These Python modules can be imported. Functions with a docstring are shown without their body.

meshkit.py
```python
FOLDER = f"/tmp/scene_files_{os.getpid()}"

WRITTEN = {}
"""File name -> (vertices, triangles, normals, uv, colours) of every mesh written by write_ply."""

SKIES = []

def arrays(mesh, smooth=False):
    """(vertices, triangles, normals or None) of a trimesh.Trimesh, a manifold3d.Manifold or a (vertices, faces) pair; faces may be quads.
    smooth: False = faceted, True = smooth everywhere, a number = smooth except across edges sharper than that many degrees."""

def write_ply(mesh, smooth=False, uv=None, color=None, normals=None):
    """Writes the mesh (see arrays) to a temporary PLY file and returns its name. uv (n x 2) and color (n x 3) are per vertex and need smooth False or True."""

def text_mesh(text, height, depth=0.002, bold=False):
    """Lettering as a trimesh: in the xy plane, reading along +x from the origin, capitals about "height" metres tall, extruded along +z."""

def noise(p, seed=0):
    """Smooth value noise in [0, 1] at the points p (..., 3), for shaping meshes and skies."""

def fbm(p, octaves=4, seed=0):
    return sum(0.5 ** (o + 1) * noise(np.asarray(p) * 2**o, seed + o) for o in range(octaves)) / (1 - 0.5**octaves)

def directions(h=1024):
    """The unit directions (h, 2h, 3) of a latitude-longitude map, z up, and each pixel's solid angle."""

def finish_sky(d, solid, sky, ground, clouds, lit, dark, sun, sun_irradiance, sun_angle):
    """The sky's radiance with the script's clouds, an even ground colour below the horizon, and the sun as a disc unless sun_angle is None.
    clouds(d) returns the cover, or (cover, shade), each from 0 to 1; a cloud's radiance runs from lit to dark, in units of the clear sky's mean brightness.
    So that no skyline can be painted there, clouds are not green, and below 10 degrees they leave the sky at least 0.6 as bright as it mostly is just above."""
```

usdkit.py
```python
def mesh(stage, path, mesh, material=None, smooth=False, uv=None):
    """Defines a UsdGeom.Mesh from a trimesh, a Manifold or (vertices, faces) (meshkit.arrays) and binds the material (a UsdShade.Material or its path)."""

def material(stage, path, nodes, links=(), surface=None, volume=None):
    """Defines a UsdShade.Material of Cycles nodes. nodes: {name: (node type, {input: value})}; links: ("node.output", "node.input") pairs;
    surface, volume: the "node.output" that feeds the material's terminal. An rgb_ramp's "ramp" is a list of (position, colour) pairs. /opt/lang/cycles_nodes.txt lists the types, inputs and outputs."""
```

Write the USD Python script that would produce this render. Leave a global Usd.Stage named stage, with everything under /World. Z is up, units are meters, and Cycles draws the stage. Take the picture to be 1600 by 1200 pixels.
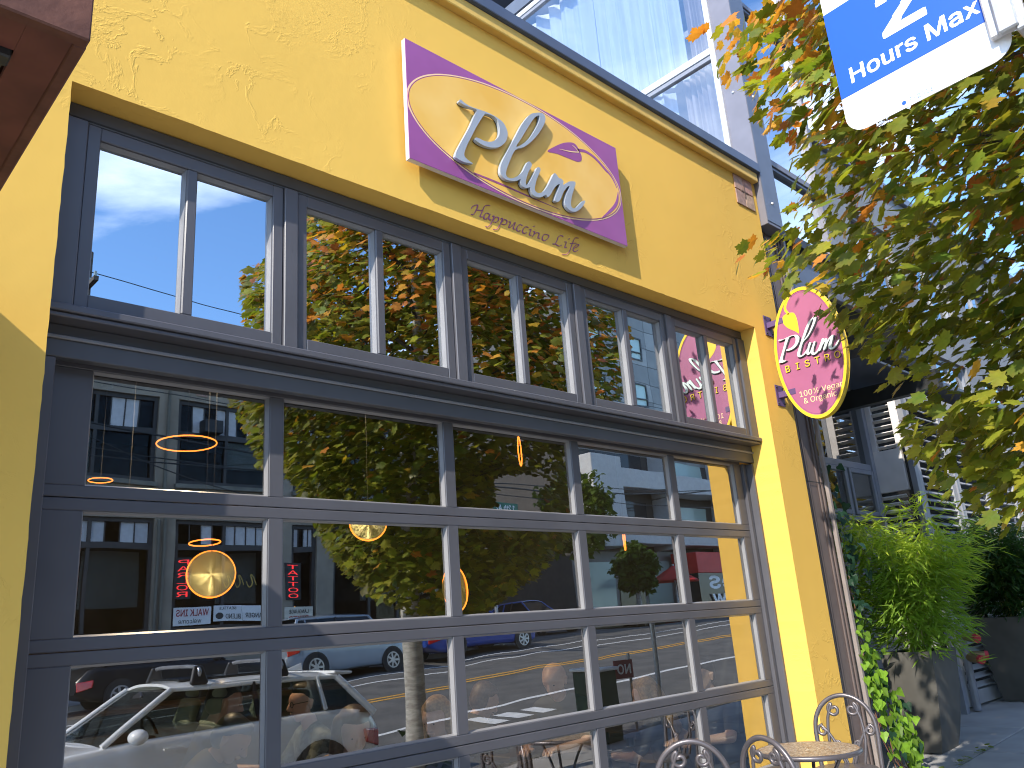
import math, random, numpy as np, trimesh, manifold3d, usdkit, meshkit
from pxr import Usd, UsdGeom, UsdLux, UsdShade, Gf, Sdf, Vt
from shapely.geometry import Polygon, LineString, MultiPoint, box as sbox, Point
from shapely.ops import unary_union
from shapely import affinity

stage = Usd.Stage.CreateInMemory()
UsdGeom.SetStageUpAxis(stage, 'Z'); UsdGeom.SetStageMetersPerUnit(stage, 1.0)
world = UsdGeom.Xform.Define(stage, '/World'); stage.SetDefaultPrim(world.GetPrim())
UsdGeom.Scope.Define(stage, '/World/Looks')

# ------------------------------------------------------------------ camera
YAW, PITCH, ROLL, FPX = 0.77113096, 0.29055564, -0.07436253, 1284.0148
CAM = np.array([0, -3.4, 1.6])
fw = np.array([math.sin(YAW)*math.cos(PITCH), math.cos(YAW)*math.cos(PITCH), math.sin(PITCH)])
r0 = np.array([math.cos(YAW), -math.sin(YAW), 0]); u0 = np.cross(r0, fw)
rt = math.cos(ROLL)*r0 + math.sin(ROLL)*u0; up = -math.sin(ROLL)*r0 + math.cos(ROLL)*u0
cam = UsdGeom.Camera.Define(stage, '/World/camera')
M4 = np.eye(4); M4[0, :3] = rt; M4[1, :3] = up; M4[2, :3] = -fw; M4[3, :3] = CAM
cam.AddTransformOp().Set(Gf.Matrix4d(M4.tolist()))
cam.CreateHorizontalApertureAttr(36.0); cam.CreateVerticalApertureAttr(27.0)
cam.CreateFocalLengthAttr(36.0*FPX/1600); cam.CreateClippingRangeAttr(Gf.Vec2f(0.05, 5000))
cam.CreateExposureAttr(1.28)

# ------------------------------------------------------------------ sky and sun
SUN = np.array([-2.9, -1.0, 2.3]); SUN /= np.linalg.norm(SUN)
ELEV, ROT = math.asin(SUN[2]), math.atan2(SUN[0], SUN[1])
skym = usdkit.material(stage, '/World/Looks/sky_look', {
    'tc': ('texture_coordinate', {}),
    'mp': ('mapping', {'scale': (1.0, 1.0, 2.6), 'location': (0.35, 0.1, 0.0)}),
    'n': ('noise_texture', {'scale': 1.7, 'detail': 9.0, 'roughness': 0.55, 'distortion': 0.25}),
    'rr': ('rgb_ramp', {'ramp': [(0.0, (0, 0, 0)), (0.50, (0, 0, 0)), (0.72, (0.75, 0.75, 0.75)), (1.0, (0.9, 0.9, 0.9))]}),
    'sky': ('sky_texture', {'sky_type': 'single_scattering', 'sun_disc': False, 'sun_elevation': ELEV, 'sun_rotation': ROT, 'altitude': 50.0, 'air_density': 1.0, 'aerosol_density': 0.3, 'ozone_density': 4.0}),
    'tn': ('mix', {'mix_type': 'multiply', 'fac': 1.0, 'color2': (0.82, 0.97, 1.10)}), 'mx': ('mix', {'color2': (8.5, 9.2, 10.2)}),
    'bg': ('background_shader', {'strength': 0.15})},
    [('tc.generated', 'mp.vector'), ('mp.vector', 'n.vector'), ('n.fac', 'rr.fac'), ('rr.color', 'mx.fac'), ('sky.color', 'tn.color1'), ('tn.color', 'mx.color1'), ('mx.color', 'bg.color')], surface='bg.background')
dome = UsdLux.DomeLight.Define(stage, '/World/sky')
UsdShade.MaterialBindingAPI.Apply(dome.GetPrim()).Bind(skym)
dome.GetPrim().SetCustomDataByKey('kind', 'structure')
sun = UsdLux.DistantLight.Define(stage, '/World/sun')
sun.CreateNormalizeAttr(True); sun.CreateIntensityAttr(0.75); sun.CreateAngleAttr(0.53); sun.CreateColorAttr(Gf.Vec3f(1.0, 0.93, 0.82))
zax = SUN; xax = np.cross([0, 0, 1.0], zax); xax /= np.linalg.norm(xax); yax = np.cross(zax, xax)
S4 = np.eye(4); S4[0, :3] = xax; S4[1, :3] = yax; S4[2, :3] = zax; S4[3, :3] = (0, 0, 30)
sun.AddTransformOp().Set(Gf.Matrix4d(S4.tolist()))

# ------------------------------------------------------------------ materials
def mat(name, color, rough=0.6, metal=0.0, var=0.12, vscale=6.0, bump=0.0, bscale=60.0, bdist=0.004, col2=None, ramp=(0.35, 0.65), spec=0.5, coat=0.0, detail=4.0, wstretch=None, emit=0):
    c = np.array(color, float)
    a = c*(1-var) if col2 is None else c; b = np.minimum(c*(1+var), 0.95) if col2 is None else np.array(col2, float)
    nodes = {'tc': ('geometry', {}), 'n': ('noise_texture', {'scale': vscale, 'detail': detail}),
             'rr': ('rgb_ramp', {'ramp': [(0, a), (ramp[0], a), (ramp[1], b), (1, b)]}),
             'p': ('principled_bsdf', {'roughness': rough, 'metallic': metal, 'specular_ior_level': spec, 'coat_weight': coat, 'coat_roughness': 0.05})}
    links = [('n.fac', 'rr.fac'), ('rr.color', 'p.base_color')]
    if wstretch:
        nodes['mp'] = ('mapping', {'scale': wstretch}); links += [('tc.position', 'mp.vector'), ('mp.vector', 'n.vector')]
    else: links += [('tc.position', 'n.vector')]
    if bump:
        nodes['bn'] = ('noise_texture', {'scale': bscale, 'detail': 5.0}); nodes['b'] = ('bump', {'strength': bump, 'distance': bdist})
        links += [('tc.position', 'bn.vector'), ('bn.fac', 'b.height'), ('b.normal', 'p.normal')]
    return usdkit.material(stage, '/World/Looks/'+name, nodes, links, surface='p.BSDF')
def plain(name, color, rough=0.5, metal=0.0, coat=0.0, **kw):
    return usdkit.material(stage, '/World/Looks/'+name, {'p': ('principled_bsdf', {'base_color': color, 'roughness': rough, 'metallic': metal, 'coat_weight': coat, **kw})}, [], surface='p.BSDF')
def emis(name, color, strength):
    return usdkit.material(stage, '/World/Looks/'+name, {'e': ('emission', {'color': color, 'strength': strength})}, [], surface='e.emission')
def glass(name, base=0.3, tint=(0.5, 0.55, 0.52), wav=0.0008, wscale=2.2, gcol=(1, 1, 1), slope=1.0):
    nodes = {'fr': ('fresnel', {'IOR': 1.5}), 'bf': ('geometry', {}), 'iv': ('math', {'math_type': 'subtract', 'value1': 1.0}), 'mf': ('math', {'math_type': 'multiply', 'use_clamp': True}), 'ma': ('math', {'math_type': 'multiply_add', 'value2': slope, 'value3': base}),
             't': ('transparent_bsdf', {'color': tint}), 'g': ('glossy_bsdf', {'color': gcol, 'roughness': 0.0}), 'm': ('mix_closure', {})}
    links = [('fr.fac', 'ma.value1'), ('bf.backfacing', 'iv.value2'), ('ma.value', 'mf.value1'), ('iv.value', 'mf.value2'), ('mf.value', 'm.fac'), ('t.BSDF', 'm.closure1'), ('g.BSDF', 'm.closure2')]
    if wav:
        nodes.update({'ge': ('geometry', {}), 'n': ('noise_texture', {'scale': wscale, 'detail': 1.0}), 'b': ('bump', {'strength': 1.0, 'distance': wav})})
        links += [('ge.position', 'n.vector'), ('n.fac', 'b.height'), ('b.normal', 'g.normal')]
    return usdkit.material(stage, '/World/Looks/'+name, nodes, links, surface='m.closure')

# ------------------------------------------------------------------ objects
counts = {}
def numbered(parent, name):
    k = (str(parent), name); n = counts.get(k, 0); counts[k] = n+1
    return name if n == 0 else f'{name}_{n:03d}'
def data(p, label=None, cat=None, group=None, kind=None):
    for k, v in (('label', label), ('category', cat), ('group', group), ('kind', kind)):
        if v: p.SetCustomDataByKey(k, v)
class Thing:
    """An Xform at the thing's base; children are given in world coordinates unless local."""
    def __init__(s, name, label=None, cat=None, loc=(0, 0, 0), rz=0.0, group=None, kind=None, local=False):
        s.path = '/World/'+numbered('/World', name); s.loc = np.array(loc, float); s.rz = rz; s.local = local
        x = UsdGeom.Xform.Define(stage, s.path); x.AddTranslateOp().Set(Gf.Vec3d(*map(float, loc)))
        if rz: x.AddRotateZOp().Set(math.degrees(rz))
        s.prim = x.GetPrim(); data(s.prim, label, cat, group, kind)
    def add(s, name, mesh, material, parent=None, smooth=False, label=None, kind=None, col=None):
        v, f, _ = meshkit.arrays(mesh)
        if not s.local:
            v = v - s.loc
            if s.rz:
                c, q = math.cos(-s.rz), math.sin(-s.rz); v = v @ np.array([[c, q, 0], [-q, c, 0], [0, 0, 1]])
        par = parent or s.path
        path = par+'/'+numbered(par, name)
        m = usdkit.mesh(stage, path, (v, f), material, smooth)
        if col is not None:
            col = np.asarray(col, np.float32)
            if col.ndim == 1: col = np.tile(col, (len(v), 1))
            UsdGeom.PrimvarsAPI(m).CreatePrimvar('tone', Sdf.ValueTypeNames.Color3fArray, 'vertex').Set(Vt.Vec3fArray.FromNumpy(col))
        data(m.GetPrim(), label, kind=kind)
        return path
def single(name, mesh, material, label=None, cat=None, group=None, kind=None, smooth=False, col=None):
    v, f, _ = meshkit.arrays(mesh)
    path = '/World/'+numbered('/World', name)
    m = usdkit.mesh(stage, path, (v, f), material, smooth)
    if col is not None:
        UsdGeom.PrimvarsAPI(m).CreatePrimvar('tone', Sdf.ValueTypeNames.Color3fArray, 'vertex').Set(Vt.Vec3fArray.FromNumpy(np.asarray(col, np.float32)))
    data(m.GetPrim(), label, cat, group, kind); return path
def copy_of(src, name, loc, rz, label, cat, group=None):
    x = UsdGeom.Xform.Define(stage, '/World/'+numbered('/World', name))
    x.AddTranslateOp().Set(Gf.Vec3d(*map(float, loc)))
    x.AddRotateZOp().Set(math.degrees(rz))
    x.GetPrim().GetReferences().AddInternalReference(src); x.GetPrim().SetInstanceable(True)
    data(x.GetPrim(), label, cat, group); return x
cat_ = trimesh.util.concatenate
def bx(x0, x1, y0, y1, z0, z1):
    m = trimesh.creation.box(extents=(x1-x0, y1-y0, z1-z0)); m.apply_translation(((x0+x1)/2, (y0+y1)/2, (z0+z1)/2)); return m
def cbx(x0, x1, y0, y1, z0, z1, c=0.004):
    """A box with chamfered edges."""
    c = min(c, (x1-x0)/2.2, (y1-y0)/2.2, (z1-z0)/2.2); P = []
    for sx, x in ((1, x0), (-1, x1)):
        for sy, y in ((1, y0), (-1, y1)):
            for sz, z in ((1, z0), (-1, z1)):
                P += [(x+sx*c, y+sy*c, z), (x+sx*c, y, z+sz*c), (x, y+sy*c, z+sz*c)]
    return trimesh.Trimesh(*(lambda h: (h.vertices, h.faces))(trimesh.convex.convex_hull(np.array(P))))
def bar(a, b, w, h=None, upv=(0, 0, 1)):
    a, b = np.array(a, float), np.array(b, float); d = b-a; L = np.linalg.norm(d); d /= L
    s = np.cross(d, upv); s = s/np.linalg.norm(s) if np.linalg.norm(s) > 1e-6 else np.array([1.0, 0, 0]); u = np.cross(s, d); h = h or w
    m = trimesh.creation.box(extents=(L, w, h)); T = np.eye(4); T[:3, 0] = d; T[:3, 1] = s; T[:3, 2] = u; T[:3, 3] = (a+b)/2
    m.apply_transform(T); return m
def spline(pts, n=6, closed=False):
    p = np.array(pts, float); m = len(p); out = []
    idx = range(m if closed else m-1)
    for i in idx:
        if closed: a, b, c, d = p[(i-1) % m], p[i], p[(i+1) % m], p[(i+2) % m]
        else: a, b, c, d = p[max(i-1, 0)], p[i], p[i+1], p[min(i+2, m-1)]
        for t in np.arange(n)/n:
            out.append(0.5*((2*b)+(-a+c)*t+(2*a-5*b+4*c-d)*t*t+(-a+3*b-3*c+d)*t**3))
    if not closed: out.append(p[-1])
    return np.array(out)
def tube(pts, rad, sides=8, cap=True):
    p = np.asarray(pts, float); n = len(p); rad = np.broadcast_to(rad, (n,))
    t = np.gradient(p, axis=0); t /= np.linalg.norm(t, axis=1, keepdims=True)+1e-12
    a = np.cross(t[0], (0, 0, 1.0)); a = a if np.linalg.norm(a) > 0.1 else np.cross(t[0], (1.0, 0, 0)); a /= np.linalg.norm(a)
    A = []
    for i in range(n):
        a = a - t[i]*(a@t[i]); a /= np.linalg.norm(a)+1e-12; A.append(a)
    A = np.array(A); B = np.cross(t, A); ang = np.arange(sides)*2*np.pi/sides
    v = p[:, None]+rad[:, None, None]*(np.cos(ang)[None, :, None]*A[:, None]+np.sin(ang)[None, :, None]*B[:, None])
    f = []
    for i in range(n-1):
        for j in range(sides):
            k = (j+1) % sides; f += [(i*sides+j, i*sides+k, (i+1)*sides+k), (i*sides+j, (i+1)*sides+k, (i+1)*sides+j)]
    v = v.reshape(-1, 3)
    if cap:
        v = np.vstack([v, p[0], p[-1]]); c0, c1 = len(v)-2, len(v)-1
        for j in range(sides):
            k = (j+1) % sides; f += [(c0, k, j), (c1, (n-1)*sides+j, (n-1)*sides+k)]
    m = trimesh.Trimesh(v, f, process=False); return m
def ext(poly, depth):
    gs = getattr(poly, 'geoms', [poly])
    ms = [trimesh.creation.extrude_polygon(g, depth, engine='earcut') for g in gs if g.area > 1e-9]
    return cat_(ms)
def frame(m, o, u, v):
    """Puts a mesh drawn in the xy plane at o with x along u, y along v, z along u x v."""
    T = np.eye(4); u, v = np.array(u, float), np.array(v, float); T[:3, 0] = u; T[:3, 1] = v; T[:3, 2] = np.cross(u, v); T[:3, 3] = o
    m = m.copy(); m.apply_transform(T); return m
def on_wall(m, x, y, z): return frame(m, (x, y, z), (1, 0, 0), (0, 0, 1))      # extrudes towards -y
def across(m, x, y, z): return frame(m, (x, y, z), (-1, 0, 0), (0, 0, 1))       # for walls facing +y: reads along -x, extrudes towards +y
def text2d(t, h, bold=False):
    return meshkit.text_mesh(t, h, 0.002, bold)
def rrect(w, h, r, n=8): return sbox(r, r, w-r, h-r).buffer(r, quad_segs=n)
def ring(outer, inner): return outer.difference(inner)
def ssd(a, b, t): t = np.clip((t-a)/(b-a), 0, 1); return t*t*(3-2*t)
def gnd(x, y):
    """Height of the sloping ground: side walk rising along the street, road climbing to the far side."""
    x = np.asarray(x, float); y = np.asarray(y, float)
    xs = 0.04*np.clip(x, -12, 60)
    near = xs-0.08-0.03*np.clip(-y-1.2, 0, 2.8)
    d = np.clip(-y-6.0, 0, 30)
    return np.where(y > -4.05, near, np.where(y > -18.2, xs-0.32+0.050*np.clip(d, 0, 14), xs-0.32+0.62+0.13))
def sheet(x0, x1, y0, y1, dx, dy, dz=0.0, fn=gnd):
    xs = np.linspace(x0, x1, max(2, int(round((x1-x0)/dx))+1)); ys = np.linspace(y0, y1, max(2, int(round((y1-y0)/dy))+1))
    X, Y = np.meshgrid(xs, ys, indexing='ij'); Z = fn(X, np.clip(Y, y0+1e-4, y1-1e-4))+dz
    v = np.stack([X, Y, Z], -1).reshape(-1, 3); ny = len(ys); f = []
    for i in range(len(xs)-1):
        for j in range(ny-1):
            a = i*ny+j; f += [(a, a+ny, a+ny+1), (a, a+ny+1, a+1)]
    return trimesh.Trimesh(v, f, process=False)
# ------------------------------------------------------------------ looks
def stucco(name, c):
    c = np.array(c)
    return usdkit.material(stage, '/World/Looks/'+name, {
        'ge': ('geometry', {}),
        'n1': ('noise_texture', {'scale': 1.1, 'detail': 5.0}), 'r1': ('rgb_ramp', {'ramp': [(0, c*0.86), (0.3, c*0.93), (0.7, c), (1, c*1.03)]}),
        'n2': ('noise_texture', {'scale': 4.2, 'detail': 7.0, 'roughness': 0.62, 'distortion': 0.6}), 'a2': ('math', {'math_type': 'subtract', 'value2': 0.5}), 'b2': ('math', {'math_type': 'absolute'}),
        'ri': ('rgb_ramp', {'ramp': [(0, (1, 1, 1)), (0.012, (0.6, 0.6, 0.6)), (0.03, (0, 0, 0)), (1, (0, 0, 0))]}),
        'n3': ('noise_texture', {'scale': 1.3, 'detail': 3.0}), 'rm': ('rgb_ramp', {'ramp': [(0, (0, 0, 0)), (0.50, (0, 0, 0)), (0.68, (1, 1, 1)), (1, (1, 1, 1))]}),
        'mu': ('math', {'math_type': 'multiply'}), 'n4': ('noise_texture', {'scale': 95.0, 'detail': 4.0}), 'n5': ('noise_texture', {'scale': 9.0, 'detail': 5.0}),
        's4': ('math', {'math_type': 'multiply', 'value2': 0.10}), 's5': ('math', {'math_type': 'multiply_add', 'value2': 0.55}), 'sm': ('math', {'math_type': 'multiply_add', 'value2': 0.6}),
        'b': ('bump', {'strength': 1.0, 'distance': 0.0028}), 'p': ('principled_bsdf', {'roughness': 0.75, 'specular_ior_level': 0.12})},
        [('ge.position', k+'.vector') for k in ('n1', 'n2', 'n3', 'n4', 'n5')] +
        [('n1.fac', 'r1.fac'), ('r1.color', 'p.base_color'), ('n2.fac', 'a2.value1'), ('a2.value', 'b2.value1'), ('b2.value', 'ri.fac'), ('n3.fac', 'rm.fac'), ('ri.color', 'mu.value1'), ('rm.color', 'mu.value2'),
         ('n4.fac', 's4.value1'), ('n5.fac', 's5.value1'), ('s4.value', 's5.value3'), ('mu.value', 'sm.value1'), ('s5.value', 'sm.value3'), ('sm.value', 'b.height'), ('b.normal', 'p.normal')], surface='p.BSDF')
YELLOW = stucco('yellow_stucco', (0.80, 0.495, 0.105))
GREY = mat('grey_frame_paint', (0.086, 0.084, 0.094), 0.38, var=0.06, vscale=3, bump=0.15, bscale=140, bdist=0.001, spec=0.5)
GREYD = mat('grey_header_paint', (0.075, 0.077, 0.085), 0.45, var=0.06, vscale=3, bump=0.15, bscale=120, bdist=0.001)
BEAD = mat('grey_bead', (0.20, 0.195, 0.20), 0.35, var=0.05)
TRANSG = glass('transom_glass', 0.60, (0.62, 0.65, 0.64), 0.0005, 2.0, (0.92, 0.97, 1.0))
DOORG = glass('door_glass', 0.31, (0.88, 0.91, 0.89), 0.0009, 1.9)
CAPM = mat('slate_metal_cap', (0.10, 0.125, 0.18), 0.42, 0.3, var=0.08, vscale=4)
CORN = mat('yellow_cornice', (0.66, 0.43, 0.10), 0.6, var=0.08, bump=0.3, bscale=50)
PURPLE = mat('purple_print', (0.30, 0.085, 0.27), 0.42, var=0.07, vscale=4)
MANGO = mat('mango_print', (0.78, 0.44, 0.075), 0.42, var=0.05, vscale=2.5, col2=(0.84, 0.53, 0.15))
CREAM = plain('cream_line', (0.85, 0.60, 0.33), 0.45)
SILVER = mat('brushed_letter', (0.42, 0.47, 0.54), 0.42, 0.35, var=0.05)
SIGNEDGE = plain('sign_edge', (0.62, 0.58, 0.60), 0.5)
LETTERP = mat('mauve_letter_paint', (0.29, 0.075, 0.19), 0.6, var=0.12, vscale=30)
RUST = mat('rusty_steel', (0.085, 0.03, 0.018), 0.7, 0.1, vscale=9, col2=(0.15, 0.058, 0.036), bump=0.5, bscale=40)
RUSTD = mat('dark_rusty_soffit', (0.085, 0.024, 0.016), 0.65, vscale=5, col2=(0.15, 0.045, 0.03), bump=0.3, bscale=25)
LILAC = mat('worn_lilac_paint', (0.13, 0.052, 0.04), 0.6, vscale=16, col2=(0.15, 0.16, 0.23), ramp=(0.40, 0.52), bump=0.4, bscale=60, detail=8)
BLACKM = mat('black_metal', (0.022, 0.023, 0.024), 0.5, var=0.2)
DARKWOOD = mat('dark_wood', (0.05, 0.03, 0.018), 0.5, var=0.3, vscale=7, wstretch=(1, 8, 8))
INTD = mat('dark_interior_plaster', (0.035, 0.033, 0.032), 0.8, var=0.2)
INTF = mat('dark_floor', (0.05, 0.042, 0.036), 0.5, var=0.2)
BRASS = usdkit.material(stage, '/World/Looks/spun_brass', {'ge': ('texture_coordinate', {}), 'p': ('principled_bsdf', {'base_color': (0.66, 0.53, 0.25), 'metallic': 0.7, 'roughness': 0.36})}, [], surface='p.BSDF')
AMBER = emis('amber_rim_light', (1.0, 0.23, 0.028), 1.9)
NEON = emis('red_neon', (1.0, 0.05, 0.06), 1.1)
WARMB = emis('warm_bulb', (1.0, 0.42, 0.10), 4.0)
COOLB = emis('tube_light', (1.0, 0.74, 0.42), 3.0)
WHITE = mat('white_paint', (0.78, 0.78, 0.77), 0.5, var=0.03)

# ------------------------------------------------------------------ ground, road, pavement
ASPH = mat('asphalt', (0.085, 0.083, 0.078), 0.85, vscale=1.5, col2=(0.13, 0.125, 0.115), bump=0.4, bscale=120, detail=8)
CONC = [mat(f'paving_concrete_{k}', c, 0.85, vscale=2.5, col2=c2, bump=0.3, bscale=90, detail=8) for k, (c, c2) in enumerate((((0.27, 0.26, 0.25), (0.36, 0.345, 0.33)), ((0.30, 0.285, 0.27), (0.37, 0.355, 0.335)), ((0.25, 0.245, 0.24), (0.33, 0.32, 0.31))))]
JOINT = mat('joint_soil', (0.06, 0.055, 0.045), 0.9, var=0.3, vscale=20)
KERB = mat('kerb_concrete', (0.30, 0.29, 0.27), 0.85, var=0.15, vscale=4, bump=0.3)
far = lambda x, y: np.minimum(gnd(x, y), 0.04*np.clip(np.asarray(x, float), -12, 60)-0.4)-0.75
single('ground', sheet(-500, 600, -500, 500, 20, 20, 0, lambda x, y: far(x, y)-1.0*(np.abs(np.asarray(y))+np.abs(np.asarray(x)) > 130)), ASPH, 'dark bare ground stretching away beneath the streets', 'ground', kind='structure')
single('road', sheet(-30, 90, -18.2, -4.05, 1.0, 0.6, -0.0), ASPH, 'grey asphalt street with lane markings seen in the glass', 'road', kind='structure')
single('cross_street', sheet(20.5, 27.5, -60, -18.19, 1.0, 1.0, 0, lambda x, y: gnd(x, -18.0)+0*np.asarray(y)), ASPH, 'asphalt side street running off between the opposite buildings', 'road', kind='structure')
pav = Thing('pavement', 'pale concrete pavement in front of the restaurant', 'pavement', kind='structure')
pav.add('bed', sheet(-8, 30, -3.95, 4.0, 1.0, 0.4, -0.03), JOINT)
rng = random.Random(5)
ys = [-3.93, -3.1, -2.2, -1.28, -0.36, 0.62, 1.6, 2.6]
for j in range(len(ys)-1):
    for i in range(-3, 14):
        xa, xb = i*1.18+0.25+0.006, (i+1)*1.18+0.25-0.006
        if ys[j] > 0.5 and xb < 7.9 or (ys[j] > -0.4 and xb < 6.45): continue
        ya, yb = ys[j]+0.006, ys[j+1]-0.006; dz = rng.uniform(-0.003, 0.003)
        c = [(xa, ya), (xb, ya), (xb, yb), (xa, yb)]; ins = 0.006
        ci = [(xa+ins, ya+ins), (xb-ins, ya+ins), (xb-ins, yb-ins), (xa+ins, yb-ins)]
        v = [(x, y, float(gnd(x, y))-0.05) for x, y in c]+[(x, y, float(gnd(x, y))-0.006+dz) for x, y in c]+[(x, y, float(gnd(x, y))+dz) for x, y in ci]
        f = [(8, 9, 10), (8, 10, 11)]
        for k in range(4):
            q = (k+1) % 4; f += [(k, q, 4+q), (k, 4+q, 4+k), (4+k, 4+q, 8+q), (4+k, 8+q, 8+k)]
        pav.add('paving_slab', (np.array(v), np.array(f)), CONC[rng.randrange(3)])
kb = Thing('kerb', 'concrete kerb along the near edge of the street', 'kerb', kind='structure')
for i in range(-8, 30, 2):
    m = sheet(i+0.004, i+1.996, -4.1, -3.94, 1.0, 0.16, 0.0, lambda x, y: gnd(x, -3.9)); t = m.copy(); t.vertices[:, 2] -= 0.35
    sd = trimesh.Trimesh(np.vstack([m.vertices, t.vertices]), np.vstack([m.faces, t.faces[:, ::-1]]), process=False)
    n = len(m.vertices); e = np.array([(0, n), (2, n+2), (4, n+4)])
    f = [(0, 2, n+2), (0, n+2, n), (2, 4, n+4), (2, n+4, n+2)]
    kb.add('kerb_stone', trimesh.Trimesh(sd.vertices, np.vstack([sd.faces, np.array(f)[:, ::-1]]), process=False), KERB)
single('far_pavement', cat_([sheet(-30, 20.5, -22.3, -18.2, 1.5, 1.0, 0, lambda x, y: gnd(x, -20)), sheet(-30, 20.5, -18.21, -18.2, 1.5, 0.01, 0, lambda x, y: np.where(np.asarray(y) > -18.205, gnd(x, -18)-0.1, gnd(x, -20)))]), CONC[0], 'concrete pavement on the far side of the street', 'pavement', kind='structure')
single('far_pavement', sheet(27.5, 90, -22.3, -18.2, 1.5, 1.0, 0, lambda x, y: gnd(x, -20)), CONC[2], 'concrete pavement beyond the side street corner', 'pavement', kind='structure')
LINEW = mat('white_road_paint', (0.62, 0.62, 0.60), 0.7, vscale=9, col2=(0.74, 0.74, 0.72))
LINEY = mat('yellow_road_paint', (0.62, 0.30, 0.03), 0.7, vscale=9, col2=(0.72, 0.38, 0.05))
rm = Thing('road_marking', 'white and yellow lane lines painted on the asphalt', 'road marking', kind='structure')
strip = lambda x0, x1, y0, y1: sheet(x0, x1, y0, y1, 1.0, 0.2, 0.005)
rm.add('white_line', strip(-20, 60, -8.66, -8.5), LINEW); rm.add('white_line', strip(-20, 60, -14.7, -14.56), LINEW); rm.add('white_line', strip(-20, 60, -15.9, -15.78), LINEW)
rm.add('yellow_line', strip(-20, 60, -11.95, -11.82), LINEY); rm.add('yellow_line', strip(-20, 60, -12.25, -12.12), LINEY)
for k in range(3): rm.add('lane_symbol', strip(9.6+0.55*k, 9.95+0.55*k, -8.0+0.12*k, -7.2), LINEW)

# ------------------------------------------------------------------ the yellow building
XL, XR, ZS, YF = 0.752, 6.0, 3.88, -0.18
B = Thing('restaurant_building', 'sunny yellow stucco restaurant front with a wide glazed opening', 'building', (0, 0, 0))
wall = sbox(-4.0, -0.8, 6.42, 5.36).difference(sbox(XL, -1.0, XR, ZS))
pts = []
rr = random.Random(2)
def rough(poly):
    ex = []
    for ln in [list(poly.exterior.coords)]:
        for (a, b) in zip(ln[:-1], ln[1:]):
            n = max(1, int(math.dist(a, b)/0.05)) if (abs(a[1]-ZS) < 1e-6 and abs(b[1]-ZS) < 1e-6) or (abs(a[0]-b[0]) < 1e-6 and a[0] in (XL, XR)) else 1
            for k in range(n):
                t = k/n; x, y = a[0]+(b[0]-a[0])*t, a[1]+(b[1]-a[1])*t
                if 0 < k: 
                    j = rr.uniform(-0.0016, 0.0016)
                    if abs(a[1]-b[1]) < 1e-6: y += j
                    else: x += j
                ex.append((x, y))
    return Polygon(ex)
B.add('wall', on_wall(ext(rough(wall), 0.41), 0, 0.23, 0), YELLOW)
B.add('cornice', cbx(-4.0, 6.405, -0.235, -0.1, 5.362, 5.452, 0.006), CORN)
B.add('roof_cap', cat_([cbx(-4.0, 6.43, -0.262, 0.2, 5.456, 5.55, 0.005), bx(-4.0, 6.425, -0.25, 0.15, 5.4525, 5.4555)]), CAPM)
B.add('roof', bx(-4, 6.4, 0.2, 9.0, 4.9, 5.05), CAPM)
B.add('rear_wall', bx(-4, 6.4, 8.7, 9.0, -0.5, 4.9), YELLOW)
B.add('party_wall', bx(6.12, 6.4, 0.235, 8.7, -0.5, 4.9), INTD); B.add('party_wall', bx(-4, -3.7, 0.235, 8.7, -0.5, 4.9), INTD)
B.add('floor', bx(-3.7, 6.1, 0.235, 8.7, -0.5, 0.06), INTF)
B.add('ceiling', bx(-3.7, 6.1, 0.25, 8.7, 4.1, 4.2), INTD)
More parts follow.
